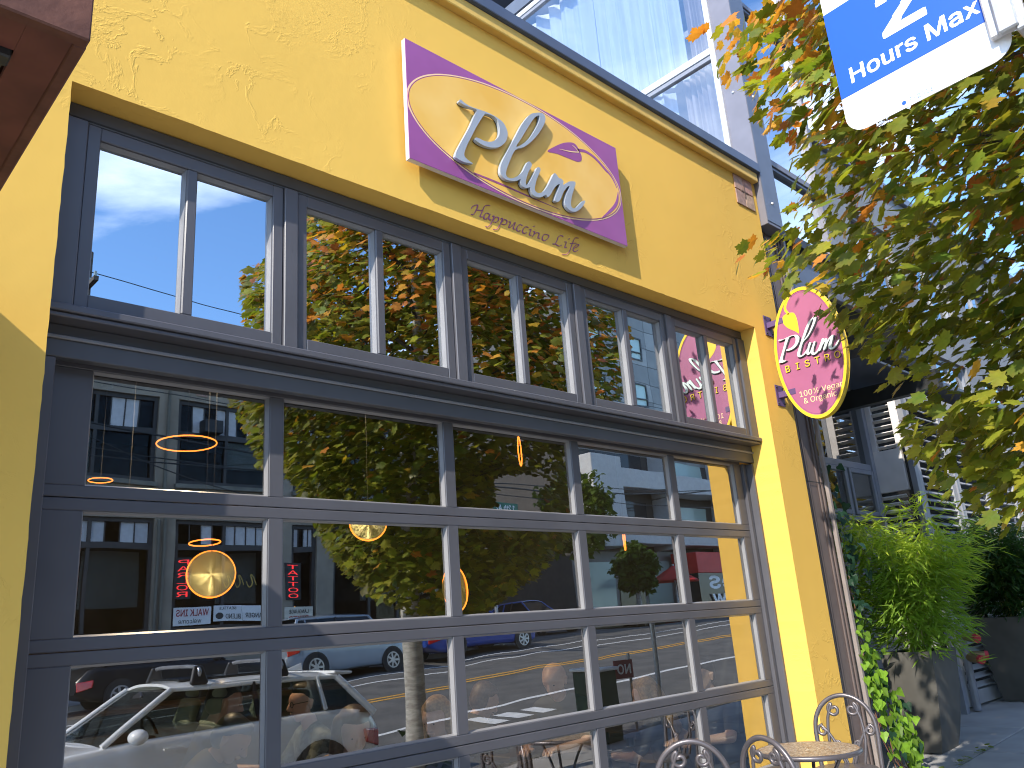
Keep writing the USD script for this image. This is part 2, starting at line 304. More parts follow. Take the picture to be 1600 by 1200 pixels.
B.add('back_bar_wall', bx(-3.6, 6.0, 6.9, 7.0, 0.06, 4.1), INTD)
an = Thing('wall_plaque', 'weathered pink tile plaque under the cornice at the wall end', 'plaque', (6.2, -0.18, 5.2))
PLQ = [mat(f'pink_tile_{k}', c, 0.7, var=0.2, vscale=25) for k, c in enumerate(((0.40, 0.25, 0.19), (0.44, 0.25, 0.20), (0.36, 0.23, 0.18), (0.43, 0.29, 0.20)))]
for k, (sx, sz) in enumerate(((-1, 1), (1, 1), (-1, -1), (1, -1))):
    an.add('tile', cbx(6.2+(0.004 if sx > 0 else -0.147), 6.2+(0.147 if sx > 0 else -0.004), -0.192, -0.181, 5.21+(0.004 if sz > 0 else -0.147), 5.21+(0.147 if sz > 0 else -0.004), 0.003), PLQ[k])
an.add('cross', cat_([cbx(6.14, 6.26, -0.197, -0.19, 5.202, 5.218, 0.002), cbx(6.192, 6.208, -0.1975, -0.19, 5.15, 5.27, 0.002)]), mat('dark_plaque_cross', (0.13, 0.08, 0.06), 0.7))

def beads(x0, x1, z0, z1, yf, yg, w):
    """Four bevelled glazing beads round a pane: bottom, top, left, right."""
    e = 0.0005; x0, x1, z0, z1 = x0+e, x1-e, z0+e, z1-e; out = []
    for (p, q, n) in (((x0, z0), (x1, z0), (0, 1)), ((x1, z1), (x0, z1), (0, -1)), ((x0, z1), (x0, z0), (1, 0)), ((x1, z0), (x1, z1), (-1, 0))):
        d = np.sign(np.array(q)-np.array(p)); v = []
        for c, sg_ in ((np.array(p), 1), (np.array(q), -1)):
            i = c+np.array(n)*w+d*sg_*w; f2 = c+np.array(n)*0.002+d*sg_*0.002
            v += [(c[0], yg, c[1]), (c[0], yf, c[1]), (f2[0], yf, f2[1]), (i[0], yg, i[1])]
        out.append(trimesh.Trimesh(np.array(v), [(0, 1, 5), (0, 5, 4), (1, 2, 6), (1, 6, 5), (2, 3, 7), (2, 7, 6), (3, 0, 4), (3, 4, 7)], process=False))
    return out
# transom windows
Z0, Z1 = 2.955, 3.80
tw = Thing('transom_frame', 'dark grey timber transom surround between the lintel and the glazed door', 'window frame', (3.4, -0.06, 2.9))
tw.add('head', cbx(XL, XR, -0.045, 0.06, 3.80, ZS-0.004, 0.004), GREYD); tw.add('drip_groove', bx(XL+0.01, XR-0.01, -0.049, -0.0455, 3.806, 3.812), BLACKM)
tw.add('sill', cat_([cbx(XL, XR-0.002, -0.085, 0.06, 2.918, 2.95, 0.005), cbx(XL, XR-0.002, -0.07, 0.05, 2.898, 2.9165, 0.004)]), GREY)
tw.add('fascia_board', cbx(XL, XR-0.004, 0.02, 0.07, 2.762, 2.897, 0.003), GREYD); tw.add('bead', cbx(XL, XR-0.004, 0.008, 0.02, 2.835, 2.85, 0.003), BEAD)
posts = [XL+0.055, 1.808, 2.872, 3.922, 4.940, XR-0.055]
for i, xp in enumerate(posts):
    w = 0.036 if 0 < i < 5 else 0.052
    tw.add('post', cbx(xp-w, xp+w, -0.062, 0.06, 2.951, 3.798, 0.004), GREY)
names = ['first transom window from the left, reflecting open blue sky', 'second transom window from the left, filled with autumn leaf reflections', 'middle transom window, mirrored tree and gaps of sky', 'fourth transom window, reflecting a grey block behind the tree edge', 'last transom window on the right, mirroring the hanging oval sign']
for i in range(5):
    a = posts[i]+(0.055 if i == 0 else 0.040); b = posts[i+1]-(0.055 if i == 4 else 0.040); mid = (a+b)/2
    w = Thing('transom_window', names[i], 'window', (mid, 0, Z0), group=None)
    st, yb = 0.052, -0.048
    w.add('stile', cbx(a, a+st, yb, 0.03, 2.954, 3.795, 0.003), GREY); w.add('stile', cbx(b-st, b, yb, 0.03, 2.954, 3.795, 0.003), GREY)
    w.add('rail', cbx(a+st+.0005, b-st-.0005, yb+0.001, 0.03, 2.954, 3.018, 0.003), GREY); w.add('rail', cbx(a+st+.0005, b-st-.0005, yb+0.001, 0.03, 3.735, 3.795, 0.003), GREY)
    w.add('mullion', cbx(mid-0.024, mid+0.024, yb+0.002, 0.03, 3.0185, 3.7345, 0.005), GREY)
    for x0, x1 in ((a+st, mid-0.024), (mid+0.024, b-st)):
        w.add('pane', bx(x0+0.001, x1-0.001, -0.006, -0.004, 3.019, 3.734), TRANSG)
        for bd in beads(x0, x1, 3.0185, 3.7345, -0.034, -0.0065, 0.011): w.add('glazing_bead', bd, BEAD)
# glazed sectional door
dr = Thing('garage_door', 'wide grey sectional door of glass panes closing the restaurant front', 'door', (3.4, 0, 0))
xe = [(1.003, 1.793)]+[(1.8667+i*1.053, 1.8667+i*1.053+0.9789) for i in range(3)]+[(5.0257, 5.8259)]
zt = [2.7542-0.5817*r for r in range(5)]; ph = 0.4824
zsec = [(2.7542+0.054 if r == 0 else zt[r]+0.0501, zt[r]-ph-0.0484) for r in range(5)]
xa, xb = XL+0.088, XR-0.075
for r in range(5):
    top, bot = zsec[r]; bot = bot if r < 4 else -0.06
    pb = zt[r]-ph if r < 4 else 0.20
    sec = dr.add('door_section', cat_([cbx(xa, xb, 0.11, 0.16, zt[r]+.0003, top-0.0015, 0.003), cbx(xa, xb, 0.11, 0.16, bot+0.0015, pb-.0003, 0.003)]), GREY)
    ed = [xa]+[e for p in xe for e in p]+[xb]
    for k in range(0, 12, 2):
        dr.add('stile', cbx(ed[k]+(.0005 if k else 0.0), ed[k+1]-.0005, 0.1105, 0.16, pb, zt[r], 0.003), GREY, parent=sec)
    for k, (x0, x1) in enumerate(xe):
        tx = math.radians(rng.uniform(-0.12, 0.12)); tz = math.radians(rng.uniform(-0.1, 0.1))
        p = bx(x0-0.004, x1+0.004, 0.141, 0.143, pb-0.004, zt[r]+0.004)
        R = trimesh.transformations.euler_matrix(tx, 0, tz); c = np.array([(x0+x1)/2, 0.142, (pb+zt[r])/2]); p.apply_translation(-c); p.apply_transform(R); p.apply_translation(c)
        dr.add('pane', p, DOORG, parent=sec)
        for bd in beads(x0, x1, pb, zt[r], 0.117, 0.1405, 0.010): dr.add('glazing_bead', bd, BEAD, parent=sec)
jm = Thing('door_jamb', 'grey timber jambs and head closing the glazed door into the yellow wall', 'door frame', (3.4, 0, 0))
jm.add('jamb', cat_([cbx(XL+.002, XL+0.085, 0.021, 0.19, -0.2, 2.76, 0.004)]), GREY)
jm.add('jamb', cat_([cbx(XR-0.072, XR-.002, 0.085, 0.19, -0.2, 2.76, 0.004), cbx(XR-0.03, XR-.003, 0.03, 0.0845, -0.2, 2.755, 0.003)]), GREY)
jm.add('head', cbx(XL+.086, XR-.086, 0.075, 0.2, 2.815, 2.89, 0.003), GREYD)

# ------------------------------------------------------------------ the main sign
sg = Thing('wall_sign', 'purple and mango rectangular sign with raised silver script Plum', 'sign', (3.35, -0.25, 4.48))
S0 = (2.407, 4.103); SW, SH = 1.872, 0.787
sg.add('board', on_wall(ext(sbox(0, 0, SW, SH), 0.030), S0[0], -0.222, S0[1]), SIGNEDGE)
sg.add('face', on_wall(ext(sbox(0.002, 0.002, SW-0.002, SH-0.002), 0.003), S0[0], -0.2522, S0[1]), PURPLE)
sg.add('standoff', cat_([bx(2.55, 2.6, -0.2215, -0.182, 4.2, 4.8), bx(4.1, 4.15, -0.2215, -0.182, 4.2, 4.8)]), BLACKM)
ew = lambda a, b, cx=0.930, cz=0.392: affinity.scale(Point(0, 0).buffer(1, quad_segs=48), a, b).__class__(affinity.translate(affinity.scale(Point(0, 0).buffer(1, quad_segs=48), a, b), cx, cz).exterior.coords)
face = lambda poly, lvl: on_wall(ext(poly, 0.0012), S0[0], -0.2552-0.0013*lvl, S0[1])
o2 = lambda pts: [(x/1000+2.41-S0[0], z/1000+4.02-S0[1]) for x, z in pts]
clipb = sbox(0.004, 0.004, SW-0.004, SH-0.004)
sg.add('oval', face(ew(0.935, 0.389).intersection(clipb), 0), CREAM)
sg.add('oval', face(ring(ew(0.925, 0.380), ew(0.919, 0.375)).intersection(clipb), 1), LETTERP)
sg.add('oval', face(ew(0.918, 0.374), 1.0), MANGO)
def stroke(pts, widths, n=6):
    c = spline(pts, n); w = np.interp(np.linspace(0, 1, len(c)), np.linspace(0, 1, len(widths)), widths)
    return unary_union([MultiPoint([]).union(Point(a).buffer(max(p, 1e-4))).union(Point(b).buffer(max(q, 1e-4))).convex_hull for a, b, p, q in zip(c[:-1], c[1:], w[:-1], w[1:])])
LEAF = [(1124,555),(1191,614),(1284,679),(1360,715),(1409,723),(1438,703),(1448,688),(1458,670),(1467,645),(1458,610),(1422,588),(1374,582),(1287,577),(1217,572)]
STEM = [(1440,686),(1512,703),(1586,696),(1649,672),(1720,631),(1744,621),(1783,590),(1807,553),(1820,526)]
CRES = [(1829,497),(1820,456),(1800,405),(1762,354),(1691,288),(1614,224)]
lf = Polygon(spline(o2(LEAF), 4, True)).buffer(0)
sg.add('printed_leaf', face(lf, 2), PURPLE)
sg.add('printed_leaf_vein', face(unary_union([stroke(o2([(1245,618),(1350,640),(1440,668)]), [0.001, 0.004, 0.003]), stroke(o2([(1380,700),(1410,690),(1438,672)]), [0.001, 0.003, 0.002])]), 3), CREAM)
sg.add('printed_stem', face(stroke(o2(STEM), [0.011, 0.010, 0.011, 0.012, 0.008, 0.006, 0.003]), 2), PURPLE)
sg.add('printed_curve', face(stroke(o2(CRES), [0.001, 0.010, 0.013, 0.011, 0.002]), 2), PURPLE)
sg.add('printed_curve', face(stroke(o2([(469,155),(674,157),(933,152),(1193,151)]), [0.006, 0.007, 0.004, 0.0007]), 2), LETTERP)
LP = [(359,596),(352,578),(380,571),(421,573),(489,580),(471,540),(423,438),(363,329),(312,235),(298,190),(325,178),(364,176),(421,187),(430,193),(394,202),(370,217),(370,242),(395,301),(442,390),(489,476),(551,574),(570,586),(613,593),(649,584),(665,553),(670,513),(657,466),(622,424),(578,396),(529,384),(494,386),(467,381),(462,363),(497,351),(550,351),(605,364),(663,395),(711,445),(732,491),(735,534),(710,578),(668,595),(613,601),(559,599),(498,591),(439,584),(393,590),(371,598)]
LL = [(1003,778),(1067,806),(1097,793),(1092,747),(1042,661),(961,558),(876,475),(791,419),(728,304),(697,233),(702,202),(742,206),(794,241),(839,285),(874,345),(904,384),(931,366),(890,296),(862,225),(868,202),(891,229),(931,291),(957,334),(983,372),(1007,359),(963,275),(940,212),(941,186),(970,182),(1016,211),(1056,259),(1100,330),(1138,385),(1173,363),(1198,363),(1217,350),(1211,323),(1267,367),(1325,388),(1334,369),(1291,277),(1268,206),(1278,177),(1317,194),(1360,236),(1398,271),(1417,269),(1376,213),(1323,167),(1274,148),(1230,158),(1207,193),(1229,256),(1270,326),(1257,327),(1208,270),(1179,218),(1152,181),(1124,172),(1113,186),(1143,247),(1178,317),(1129,277),(1081,209),(1051,179),(1035,190),(1002,166),(958,147),(916,150),(898,178),(894,196),(861,178),(828,180),(814,202),(817,226),(782,201),(732,183),(684,179),(651,200),(649,242),(671,296),(729,398),(797,513),(867,632),(926,713),(965,755)]
LH = [(1032,769),(998,740),(948,672),(856,530),(803,451),(851,483),(927,558),(988,646),(1031,721),(1043,766)]
glyP = Polygon(spline(LP, 3, True)).buffer(0); glyL = Polygon(spline(LL, 3, True)).buffer(0).difference(Polygon(spline(LH, 3, True)).buffer(0))
def put(poly, s, ox, oz): return affinity.affine_transform(poly, [s, 0, 0, s, ox, oz])
for g in (glyP, glyL):
    sg.add('raised_letters', on_wall(ext(put(g, 0.001, 2.41, 4.02).buffer(-0.001), 0.022), 0, -0.268, 0), SILVER)
    sg.add('letter_backing', on_wall(ext(put(g, 0.001, 2.41, 4.02).buffer(-0.004), 0.0075), 0, -0.2604, 0), BLACKM)
# painted line below
HAP = {'H': [[(492,-32),(504,-14),(541,7),(536,-16),(516,-52),(500,-70),(488,-72)],[(643,37),(609,25),(592,7),(571,-35),(556,-65),(575,-61)],[(526,-31),(581,-19)]],
'a': [[(632,-23),(611,-25),(591,-46),(586,-68),(601,-68),(624,-46),(638,-24)],[(638,-24),(626,-53),(632,-64),(643,-57)]],
'p': [[(656,-33),(672,-26),(649,-71),(628,-103),(612,-118),(597,-118)],[(660,-58),(684,-30),(706,-25),(704,-44),(684,-63),(662,-67)]],
'q': [[(724,-28),(740,-20),(718,-65),(696,-100),(679,-115),(657,-119)],[(728,-52),(753,-24),(775,-22),(773,-41),(753,-57),(730,-62)]],
'u': [[(793,-26),(806,-25),(794,-52),(787,-65),(799,-63),(824,-38),(842,-17)],[(849,-15),(829,-52),(828,-65),(841,-61)]],
'c': [[(907,-18),(888,-16),(863,-39),(854,-60),(866,-69),(887,-58)]], 'd': [[(960,-15),(940,-15),(915,-36),(904,-61),(919,-68),(939,-56)]],
'i': [[(966,-29),(983,-21),(970,-49),(965,-66),(982,-61)],[(1006,6),(1021,14)]], 'n': [[(1002,-31),(1016,-27),(1003,-52),(991,-69)],[(1002,-53),(1029,-31),(1050,-25),(1052,-35),(1039,-63),(1056,-60)]],
'o': [[(1102,-20),(1082,-45),(1080,-64),(1097,-66),(1127,-45),(1143,-22),(1134,-14),(1109,-18),(1098,-24)]], 'L': [[(1281,15),(1265,20),(1234,0),(1220,-26),(1195,-61),(1173,-67),(1202,-61),(1229,-66),(1258,-52)]],
'j': [[(1289,-20),(1308,-15),(1293,-43),(1287,-61),(1306,-53)],[(1329,11),(1345,21)]], 'f': [[(1435,50),(1408,45),(1386,25),(1357,-25),(1328,-77),(1295,-108),(1255,-117)],[(1344,-15),(1406,5)]],
'e': [[(1373,-43),(1410,-21),(1431,-4),(1420,1),(1392,-18),(1370,-44),(1371,-63),(1393,-59),(1418,-41)]]}
nib = np.array([(0.0050, 0.0030), (-0.0005, 0.0022), (-0.0050, -0.0030), (0.0005, -0.0022)])
def pen(pts, n=6, k=1.0):
    c = spline(pts, n)
    return unary_union([MultiPoint(np.vstack([a+nib*k, b+nib*k])).convex_hull for a, b in zip(c[:-1], c[1:])])
wl = Thing('painted_lettering', 'mauve calligraphic words Happuccino Life painted below the purple sign', 'lettering', (3.4, -0.18, 3.98))
for ch, ss in HAP.items():
    g = unary_union([pen([(x/1000+2.41, z/1000+4.02) for x, z in s]) for s in ss])
    wl.add('letter', on_wall(ext(g, 0.0012), 0, -0.1825, 0), LETTERP)
# hanging oval sign
ov = Thing('projecting_sign', 'pink oval Plum Bistro sign hung out from the yellow pier on brackets', 'sign', (6.22, -0.515, 3.6))
PINK = mat('pink_print', (0.35, 0.105, 0.20), 0.42, var=0.05, vscale=3); YEL = mat('yellow_rim', (0.80, 0.55, 0.03), 0.4, var=0.05); BLK = plain('black_outline', (0.03, 0.02, 0.03), 0.5)
OC = (0.515, 3.60); el = lambda a, b: affinity.translate(affinity.scale(Point(0, 0).buffer(1, quad_segs=40), a, b), *OC)
def oface(poly, lvl, side, d=0.0015):
    if side == 0: return frame(ext(poly, d), (6.2-lvl, 0, 0), (0, -1, 0), (0, 0, 1))
    return frame(ext(affinity.scale(poly, -1, 1, origin=(OC[0], OC[1])), d), (6.25+lvl, -2*OC[0], 0), (0, 1, 0), (0, 0, 1))
ov.add('board', frame(ext(el(0.298, 0.558), 0.046), (6.248, 0, 0), (0, -1, 0), (0, 0, 1)), YEL)
to = lambda g: put(g, 0.000475, 0.257-0.312*0.475, 3.57-0.178*0.475)
LEAFO = [(0.457,3.775),(0.43,3.80),(0.37,3.85),(0.338,3.90),(0.335,3.94),(0.352,3.965),(0.385,3.972),(0.43,3.968),(0.452,3.945),(0.462,3.89),(0.462,3.83)]
for sd in (0, 1):
    ov.add('rim', oface(ring(el(0.300, 0.560), el(0.277, 0.532)), 0.0, sd, 0.006), YEL)
    ov.add('face', oface(el(0.277, 0.532), 0.0, sd), PINK); ov.add('rim_line', oface(ring(el(0.270, 0.523), el(0.266, 0.518)), 0.0016, sd, 0.0012), LETTERP)
    for g in (glyP, glyL):
        ov.add('raised_letters', oface(to(g), 0.006, sd, 0.012), plain('pale_letter_%d' % (sd*2+(g is glyL)), (0.62, 0.70, 0.68), 0.4)); ov.add('letter_outline', oface(affinity.translate(to(g).buffer(0.003), 0.005, -0.006), 0.0017, sd, 0.004), BLK)
    x = 0.283
    for k, ch in enumerate('BISTRO'):
        m = text2d(ch, 0.056); t = m.copy(); t.apply_translation((0.283+(0, 0.098, 0.176, 0.262, 0.345, 0.428)[k], 3.478, 0))
        for lv, mt, dx in ((0.0062, YEL, 0), (0.0018, BLK, 0.004)):
            q = t.copy(); q.apply_translation((dx, -dx, 0)); q.vertices[:, 2] *= 2
            if sd == 0: ov.add('small_letter', frame(q, (6.2-lv, 0, 0), (0, -1, 0), (0, 0, 1)), mt)
            else: q.apply_translation((-2*OC[0], 0, 0)); ov.add('small_letter', frame(q, (6.25+lv, 0, 0), (0, 1, 0), (0, 0, 1)), mt)
    for s, u, v in (('100% Vegan', 0.362, 3.247), ('& Organic', 0.392, 3.185)):
        q = text2d(s, 0.045); q.apply_translation((u, v, 0))
        if sd == 0: ov.add('small_lettering', frame(q, (6.2-0.0017, 0, 0), (0, -1, 0), (0, 0, 1)), CREAM)
        else: q.apply_translation((-2*OC[0], 0, 0)); ov.add('small_lettering', frame(q, (6.25+0.0017, 0, 0), (0, 1, 0), (0, 0, 1)), CREAM)
    ov.add('painted_leaf', oface(Polygon(spline(LEAFO, 4, True)).buffer(0), 0.0017, sd), YEL)
    ov.add('painted_stem', oface(stroke([(0.395,3.97),(0.375,4.02),(0.40,4.08),(0.425,4.10)], [0.010, 0.011, 0.012, 0.007]), 0.0017, sd), YEL)
BRK = mat('purple_bracket', (0.10, 0.055, 0.15), 0.5, var=0.1)
for z in (3.93, 3.31):
    b = ov.add('bracket', cat_([cbx(6.165, 6.285, -0.188, -0.1805, z-0.09, z+0.09, 0.002), cbx(6.195, 6.255, -0.34, -0.186, z-0.025, z+0.025, 0.003)]), BRK)
    ov.add('bolt', cat_([trimesh.creation.icosphere(1, 0.009).apply_translation((6.18+0.09*i, -0.19, z-0.07+0.14*j)) or 0 for i in (0, 1) for j in (0, 1)]), BLACKM, parent=b)
# rusty canopy at the left
cp = Thing('steel_canopy', 'rusty red steel canopy jutting over the pavement at the left', 'canopy', (-2, -1.0, 3.2))
cp.add('fascia', cat_([cbx(-6, 0.416, -1.74, -1.705, 2.89, 3.30, 0.004)]), RUST)
cp.add('fascia_panel', cbx(-5.9, 0.345, -1.744, -1.7405, 2.985, 3.22, 0.002), LILAC)
cp.add('end_plate', cbx(0.39, 0.418, -1.704, -0.185, 2.892, 2.965, 0.004), RUST)
cp.add('soffit_plate', cat_([bx(0.30, 0.389, -1.704, -0.19, 2.894, 2.91), bx(-6, 0.2995, -1.704, -1.605, 2.894, 2.91)]), RUSTD)
cp.add('light_channel', cat_([cbx(-6, 0.297, -1.603, -1.56, 2.875, 2.97, 0.004), cbx(0.255, 0.297, -1.559, -0.2, 2.9185, 2.97, 0.003)]), BLACKM)
cp.add('inner_soffit', bx(-6, 0.254, -1.555, -0.2, 2.95, 2.962), mat('black_soffit', (0.02, 0.018, 0.015), 0.7, var=0.3))
cp.add('roof_sheet', bx(-6, 0.385, -1.70, -0.185, 2.972, 2.99), RUSTD)
# ------------------------------------------------------------------ the neighbouring glass building
CLAD = mat('taupe_cladding', (0.15, 0.115, 0.105), 0.5, 0.1, var=0.08, vscale=4); STEEL = mat('lilac_grey_steel', (0.19, 0.185, 0.215), 0.45, 0.2, var=0.06); STEELB = mat('blue_grey_steel', (0.13, 0.15, 0.19), 0.4, 0.3, var=0.06)
ALUW = mat('pale_window_frame', (0.62, 0.62, 0.64), 0.4, 0.1, var=0.04); ALUG = mat('grey_window_frame', (0.26, 0.27, 0.30), 0.4, 0.2, var=0.05)
CURT = mat('white_curtain', (0.60, 0.60, 0.60), 0.8, var=0.05, vscale=3, wstretch=(1, 6, 0.6)); CURTB = mat('beige_curtain', (0.44, 0.33, 0.25), 0.8, var=0.08)
FACEG = glass('facade_glass', 0.55, (0.30, 0.34, 0.40), 0.001, 0.8, (0.85, 0.93, 1.0)); SIDEG = glass('side_glass', 0.30, (0.85, 0.90, 0.97), 0.001, 0.8); WING = glass('street_window_glass', 0.22, (0.5, 0.54, 0.52), 0.001, 1.2)
N = Thing('glass_building', 'tall glazed neighbour with curtained side windows above the yellow roof', 'building', (10, 3, 0))
N.add('corner_column', cbx(6.432, 6.70, -0.245, -0.02, 4.95, 10.5, 0.004), STEEL)
N.add('corner_trim', cat_([cbx(6.436, 6.705, -0.250, -0.2455, 4.98, 10.5, 0.002)]), STEELB); N.add('corner_trim', cbx(6.702, 6.74, -0.215, -0.02, 4.98, 10.5, 0.003), STEEL)
for z in (5.25, 6.4, 7.6, 8.8):
    q = trimesh.creation.icosphere(1, 0.014); q.apply_translation((6.43, -0.13, z)); N.add('rivet', q, ALUW); q = trimesh.creation.icosphere(1, 0.014); q.apply_translation((6.57, -0.251, z-0.06)); N.add('rivet', q, ALUW)
N.add('jamb_trim', cbx(6.41, 6.47, -0.0195, 0.035, 5.0, 10.5, 0.004), ALUW)
zr = [(5.02, 5.12), (6.885, 7.01), (9.05, 9.17)]
for z0, z1 in zr:
    a = N.add('side_transom', cbx(6.412, 6.48, 0.036, 7.0, z0+0.05, z1, 0.004), ALUW); N.add('side_transom_lip', cbx(6.425, 6.48, 0.036, 7.0, z0, z0+0.049, 0.003), ALUG, parent=a)
yv = [0.035, 1.62, 3.2, 4.8, 6.4]
for y in yv[2:]: N.add('side_mullion', cbx(6.415, 6.48, y-0.03, y+0.03, 5.12, 6.88, 0.004), ALUW); N.add('side_mullion', cbx(6.415, 6.48, y-0.03, y+0.03, 7.012, 9.048, 0.004), ALUW)
for (za, zb) in ((5.13, 6.875), (7.02, 9.04)):
    for k in range(1, 4):
        ya = (yv[k-1] if k != 2 else yv[1]); yb2 = yv[k] 
    N.add('side_pane', bx(6.452, 6.456, 0.04, 3.165, za, zb), SIDEG); N.add('side_pane', bx(6.452, 6.456, 3.235, 6.36, za, zb), SIDEG)
def curtain(y0, y1, z0, z1, m, seed):
    r = np.random.RandomState(seed); n = 90; y = np.linspace(y0, y1, n); ph = np.cumsum(r.uniform(0.25, 0.75, n)); x = 6.62+0.035*np.sin(ph)+0.012*np.sin(2.3*ph)
    v = np.vstack([np.stack([x, y, np.full(n, z0)], 1), np.stack([x+0.01*np.sin(ph*1.3), y, np.full(n, z1)], 1)]); f = []
    for i in range(n-1): f += [(i, i+1, n+i+1), (i, n+i+1, n+i)]
    N.add('curtain', trimesh.Trimesh(v, f, process=False), m, smooth=True)
curtain(0.62, 1.55, 5.1, 6.95, CURT, 1); curtain(0.03, 0.5, 5.1, 6.95, CURTB, 4); curtain(1.75, 3.1, 5.1, 6.95, CURT, 6)
curtain(0.42, 1.5, 7.0, 9.1, CURT, 2); curtain(1.56, 3.15, 7.0, 9.1, CURT, 3); curtain(3.3, 6.3, 7.0, 9.1, CURT, 5); curtain(0.05, 0.34, 7.0, 9.1, CURTB, 7)
N.add('inner_wall', cat_([bx(7.6, 7.7, 0.1, 7, 5.05, 9.5), bx(6.6, 8.05, 6.9, 7.0, 5.05, 10.5)]), mat('pale_room_wall', (0.45, 0.43, 0.40), 0.8)); N.add('floor_slab', bx(6.49, 8.1, 0.0, 7, 4.75, 5.0), STEELB); N.add('floor_slab', bx(6.49, 8.1, 0.0, 7, 9.3, 9.5), STEELB)
N.add('roof', bx(6.48, 8.11, -0.02, 7, 10.4, 10.5), STEELB)
for x0, x1 in ((6.745, 8.05),):
    for za, zb in ((5.09, 5.815), (5.93, 7.75), (7.85, 9.3), (9.4, 10.4)):
        N.add('street_pane', bx(x0, x1, -0.03, -0.026, za, zb), FACEG)
    N.add('street_mullion', cbx(x1+.001, x1+0.059, -0.09, 0.0, 5.06, 10.4, 0.004), STEEL)
for za, zb in ((5.822, 5.925), (7.755, 7.845), (9.305, 9.395)):
    a = N.add('street_transom', cbx(6.742, 8.11, -0.085, -0.02, za+0.035, zb, 0.004), STEEL); N.add('street_transom_lip', cbx(6.742, 8.11, -0.07, -0.02, za, za+0.034, 0.003), STEELB, parent=a)
N.add('flashing', cat_([cbx(6.62, 8.42, -0.16, -0.0, 5.03, 5.055, 0.003), cbx(6.60, 8.42, -0.165, -0.1605, 4.96, 5.055, 0.002)]), BLACKM)
N.add('spandrel', cbx(6.88, 8.38, -0.10, 0.1, 4.36, 5.028, 0.004), STEELB)
N.add('clad_column', cbx(6.432, 6.87, -0.115, 0.6, -0.3, 4.948, 0.005), CLAD)
for x in (6.53, 6.565, 6.74, 6.80): N.add('cladding_batten', cbx(x, x+0.026, -0.128, -0.1155, -0.3, 4.945, 0.003), CLAD)
N.add('cladding_edge', cbx(6.845, 6.885, -0.16, -0.1285, -0.3, 4.945, 0.003), mat('pale_taupe', (0.26, 0.22, 0.20), 0.45))
N.add('cladding_seam', bx(6.44, 6.84, -0.1295, -0.1285, 2.62, 2.628), BLACKM)
N.add('canopy_roof', cbx(6.9, 9.06, -0.45, 0.89, 4.30, 4.355, 0.004), STEELB); N.add('canopy_edge', cbx(6.9, 9.06, -0.50, -0.4505, 4.24, 4.42, 0.005), STEEL)
N.add('canopy_soffit', bx(6.9, 9.05, -0.449, 0.89, 4.285, 4.299), BLACKM)
for x in (9.0,): N.add('canopy_beam', cbx(x-0.06, x+0.06, -0.55, 0.88, 3.70, 3.90, 0.005), BLACKM)
N.add('canopy_beam', cbx(8.2, 9.06, -0.40, -0.30, 3.92, 4.06, 0.005), BLACKM)
N.add('recess_wall', cat_([bx(6.87, 10.38, 0.98, 1.1, -0.2, 2.55), bx(6.87, 10.38, 0.98, 1.1, 4.1, 4.4), bx(6.87, 8.5, 0.98, 1.1, 2.55, 4.1)]), CLAD)
N.add('end_wall', bx(8.112, 8.15, 0.1, 7, 4.51, 10.4), STEELB)
N.add('low_roof', cbx(8.41, 16, 0.40, 7, 4.42, 4.5, .005), STEELB)
N.add('recess_room', cat_([bx(6.9, 10.38, 3.2, 3.3, 0, 4.4)]), INTD)
BRD = mat('grey_weatherboard', (0.25, 0.235, 0.22), 0.7, var=0.12, vscale=5, wstretch=(0.6, 5, 8))
for k in range(11):
    z = 0.30+0.20*k; N.add('weatherboard', cbx(6.90, 10.36, 0.935-0.008*(k % 2), 0.979, z, z+0.194, 0.004), BRD)
N.add('window_frame', cat_([cbx(8.52, 8.62, 0.88, 0.98, 2.56, 4.1, 0.005), cbx(10.30, 10.395, 0.86, 0.98, 2.56, 4.1, 0.005), cbx(8.6205, 10.2995, 0.88, 0.98, 3.18, 3.26, 0.005), cbx(8.6205, 10.2995, 0.88, 0.98, 2.55, 2.61, 0.005), cbx(9.56, 9.63, 0.885, 0.98, 2.611, 3.179, 0.005)]), ALUG)
N.add('window_pane', bx(8.62, 10.30, 0.93, 0.934, 3.26, 4.1), WING)
for x0, x1 in ((8.63, 9.555), (9.635, 10.295)):
    c = N.add('casement', cat_([cbx(x0, x0+0.05, 0.865, 0.92, 2.615, 3.175, 0.004), cbx(x1-0.05, x1, 0.865, 0.92, 2.615, 3.175, 0.004), cbx(x0+.0505, x1-.0505, 0.866, 0.92, 2.615, 2.665, 0.004), cbx(x0+.0505, x1-.0505, 0.866, 0.92, 3.125, 3.175, 0.004)]), ALUG)
    N.add('casement_pane', bx(x0+0.05, x1-0.05, 0.893, 0.897, 2.665, 3.125), WING, parent=c)
LOUV = mat('white_louvre_paint', (0.66, 0.62, 0.60), 0.5, var=0.05); LOUG = mat('grey_louvre_paint', (0.36, 0.36, 0.37), 0.5, var=0.07)
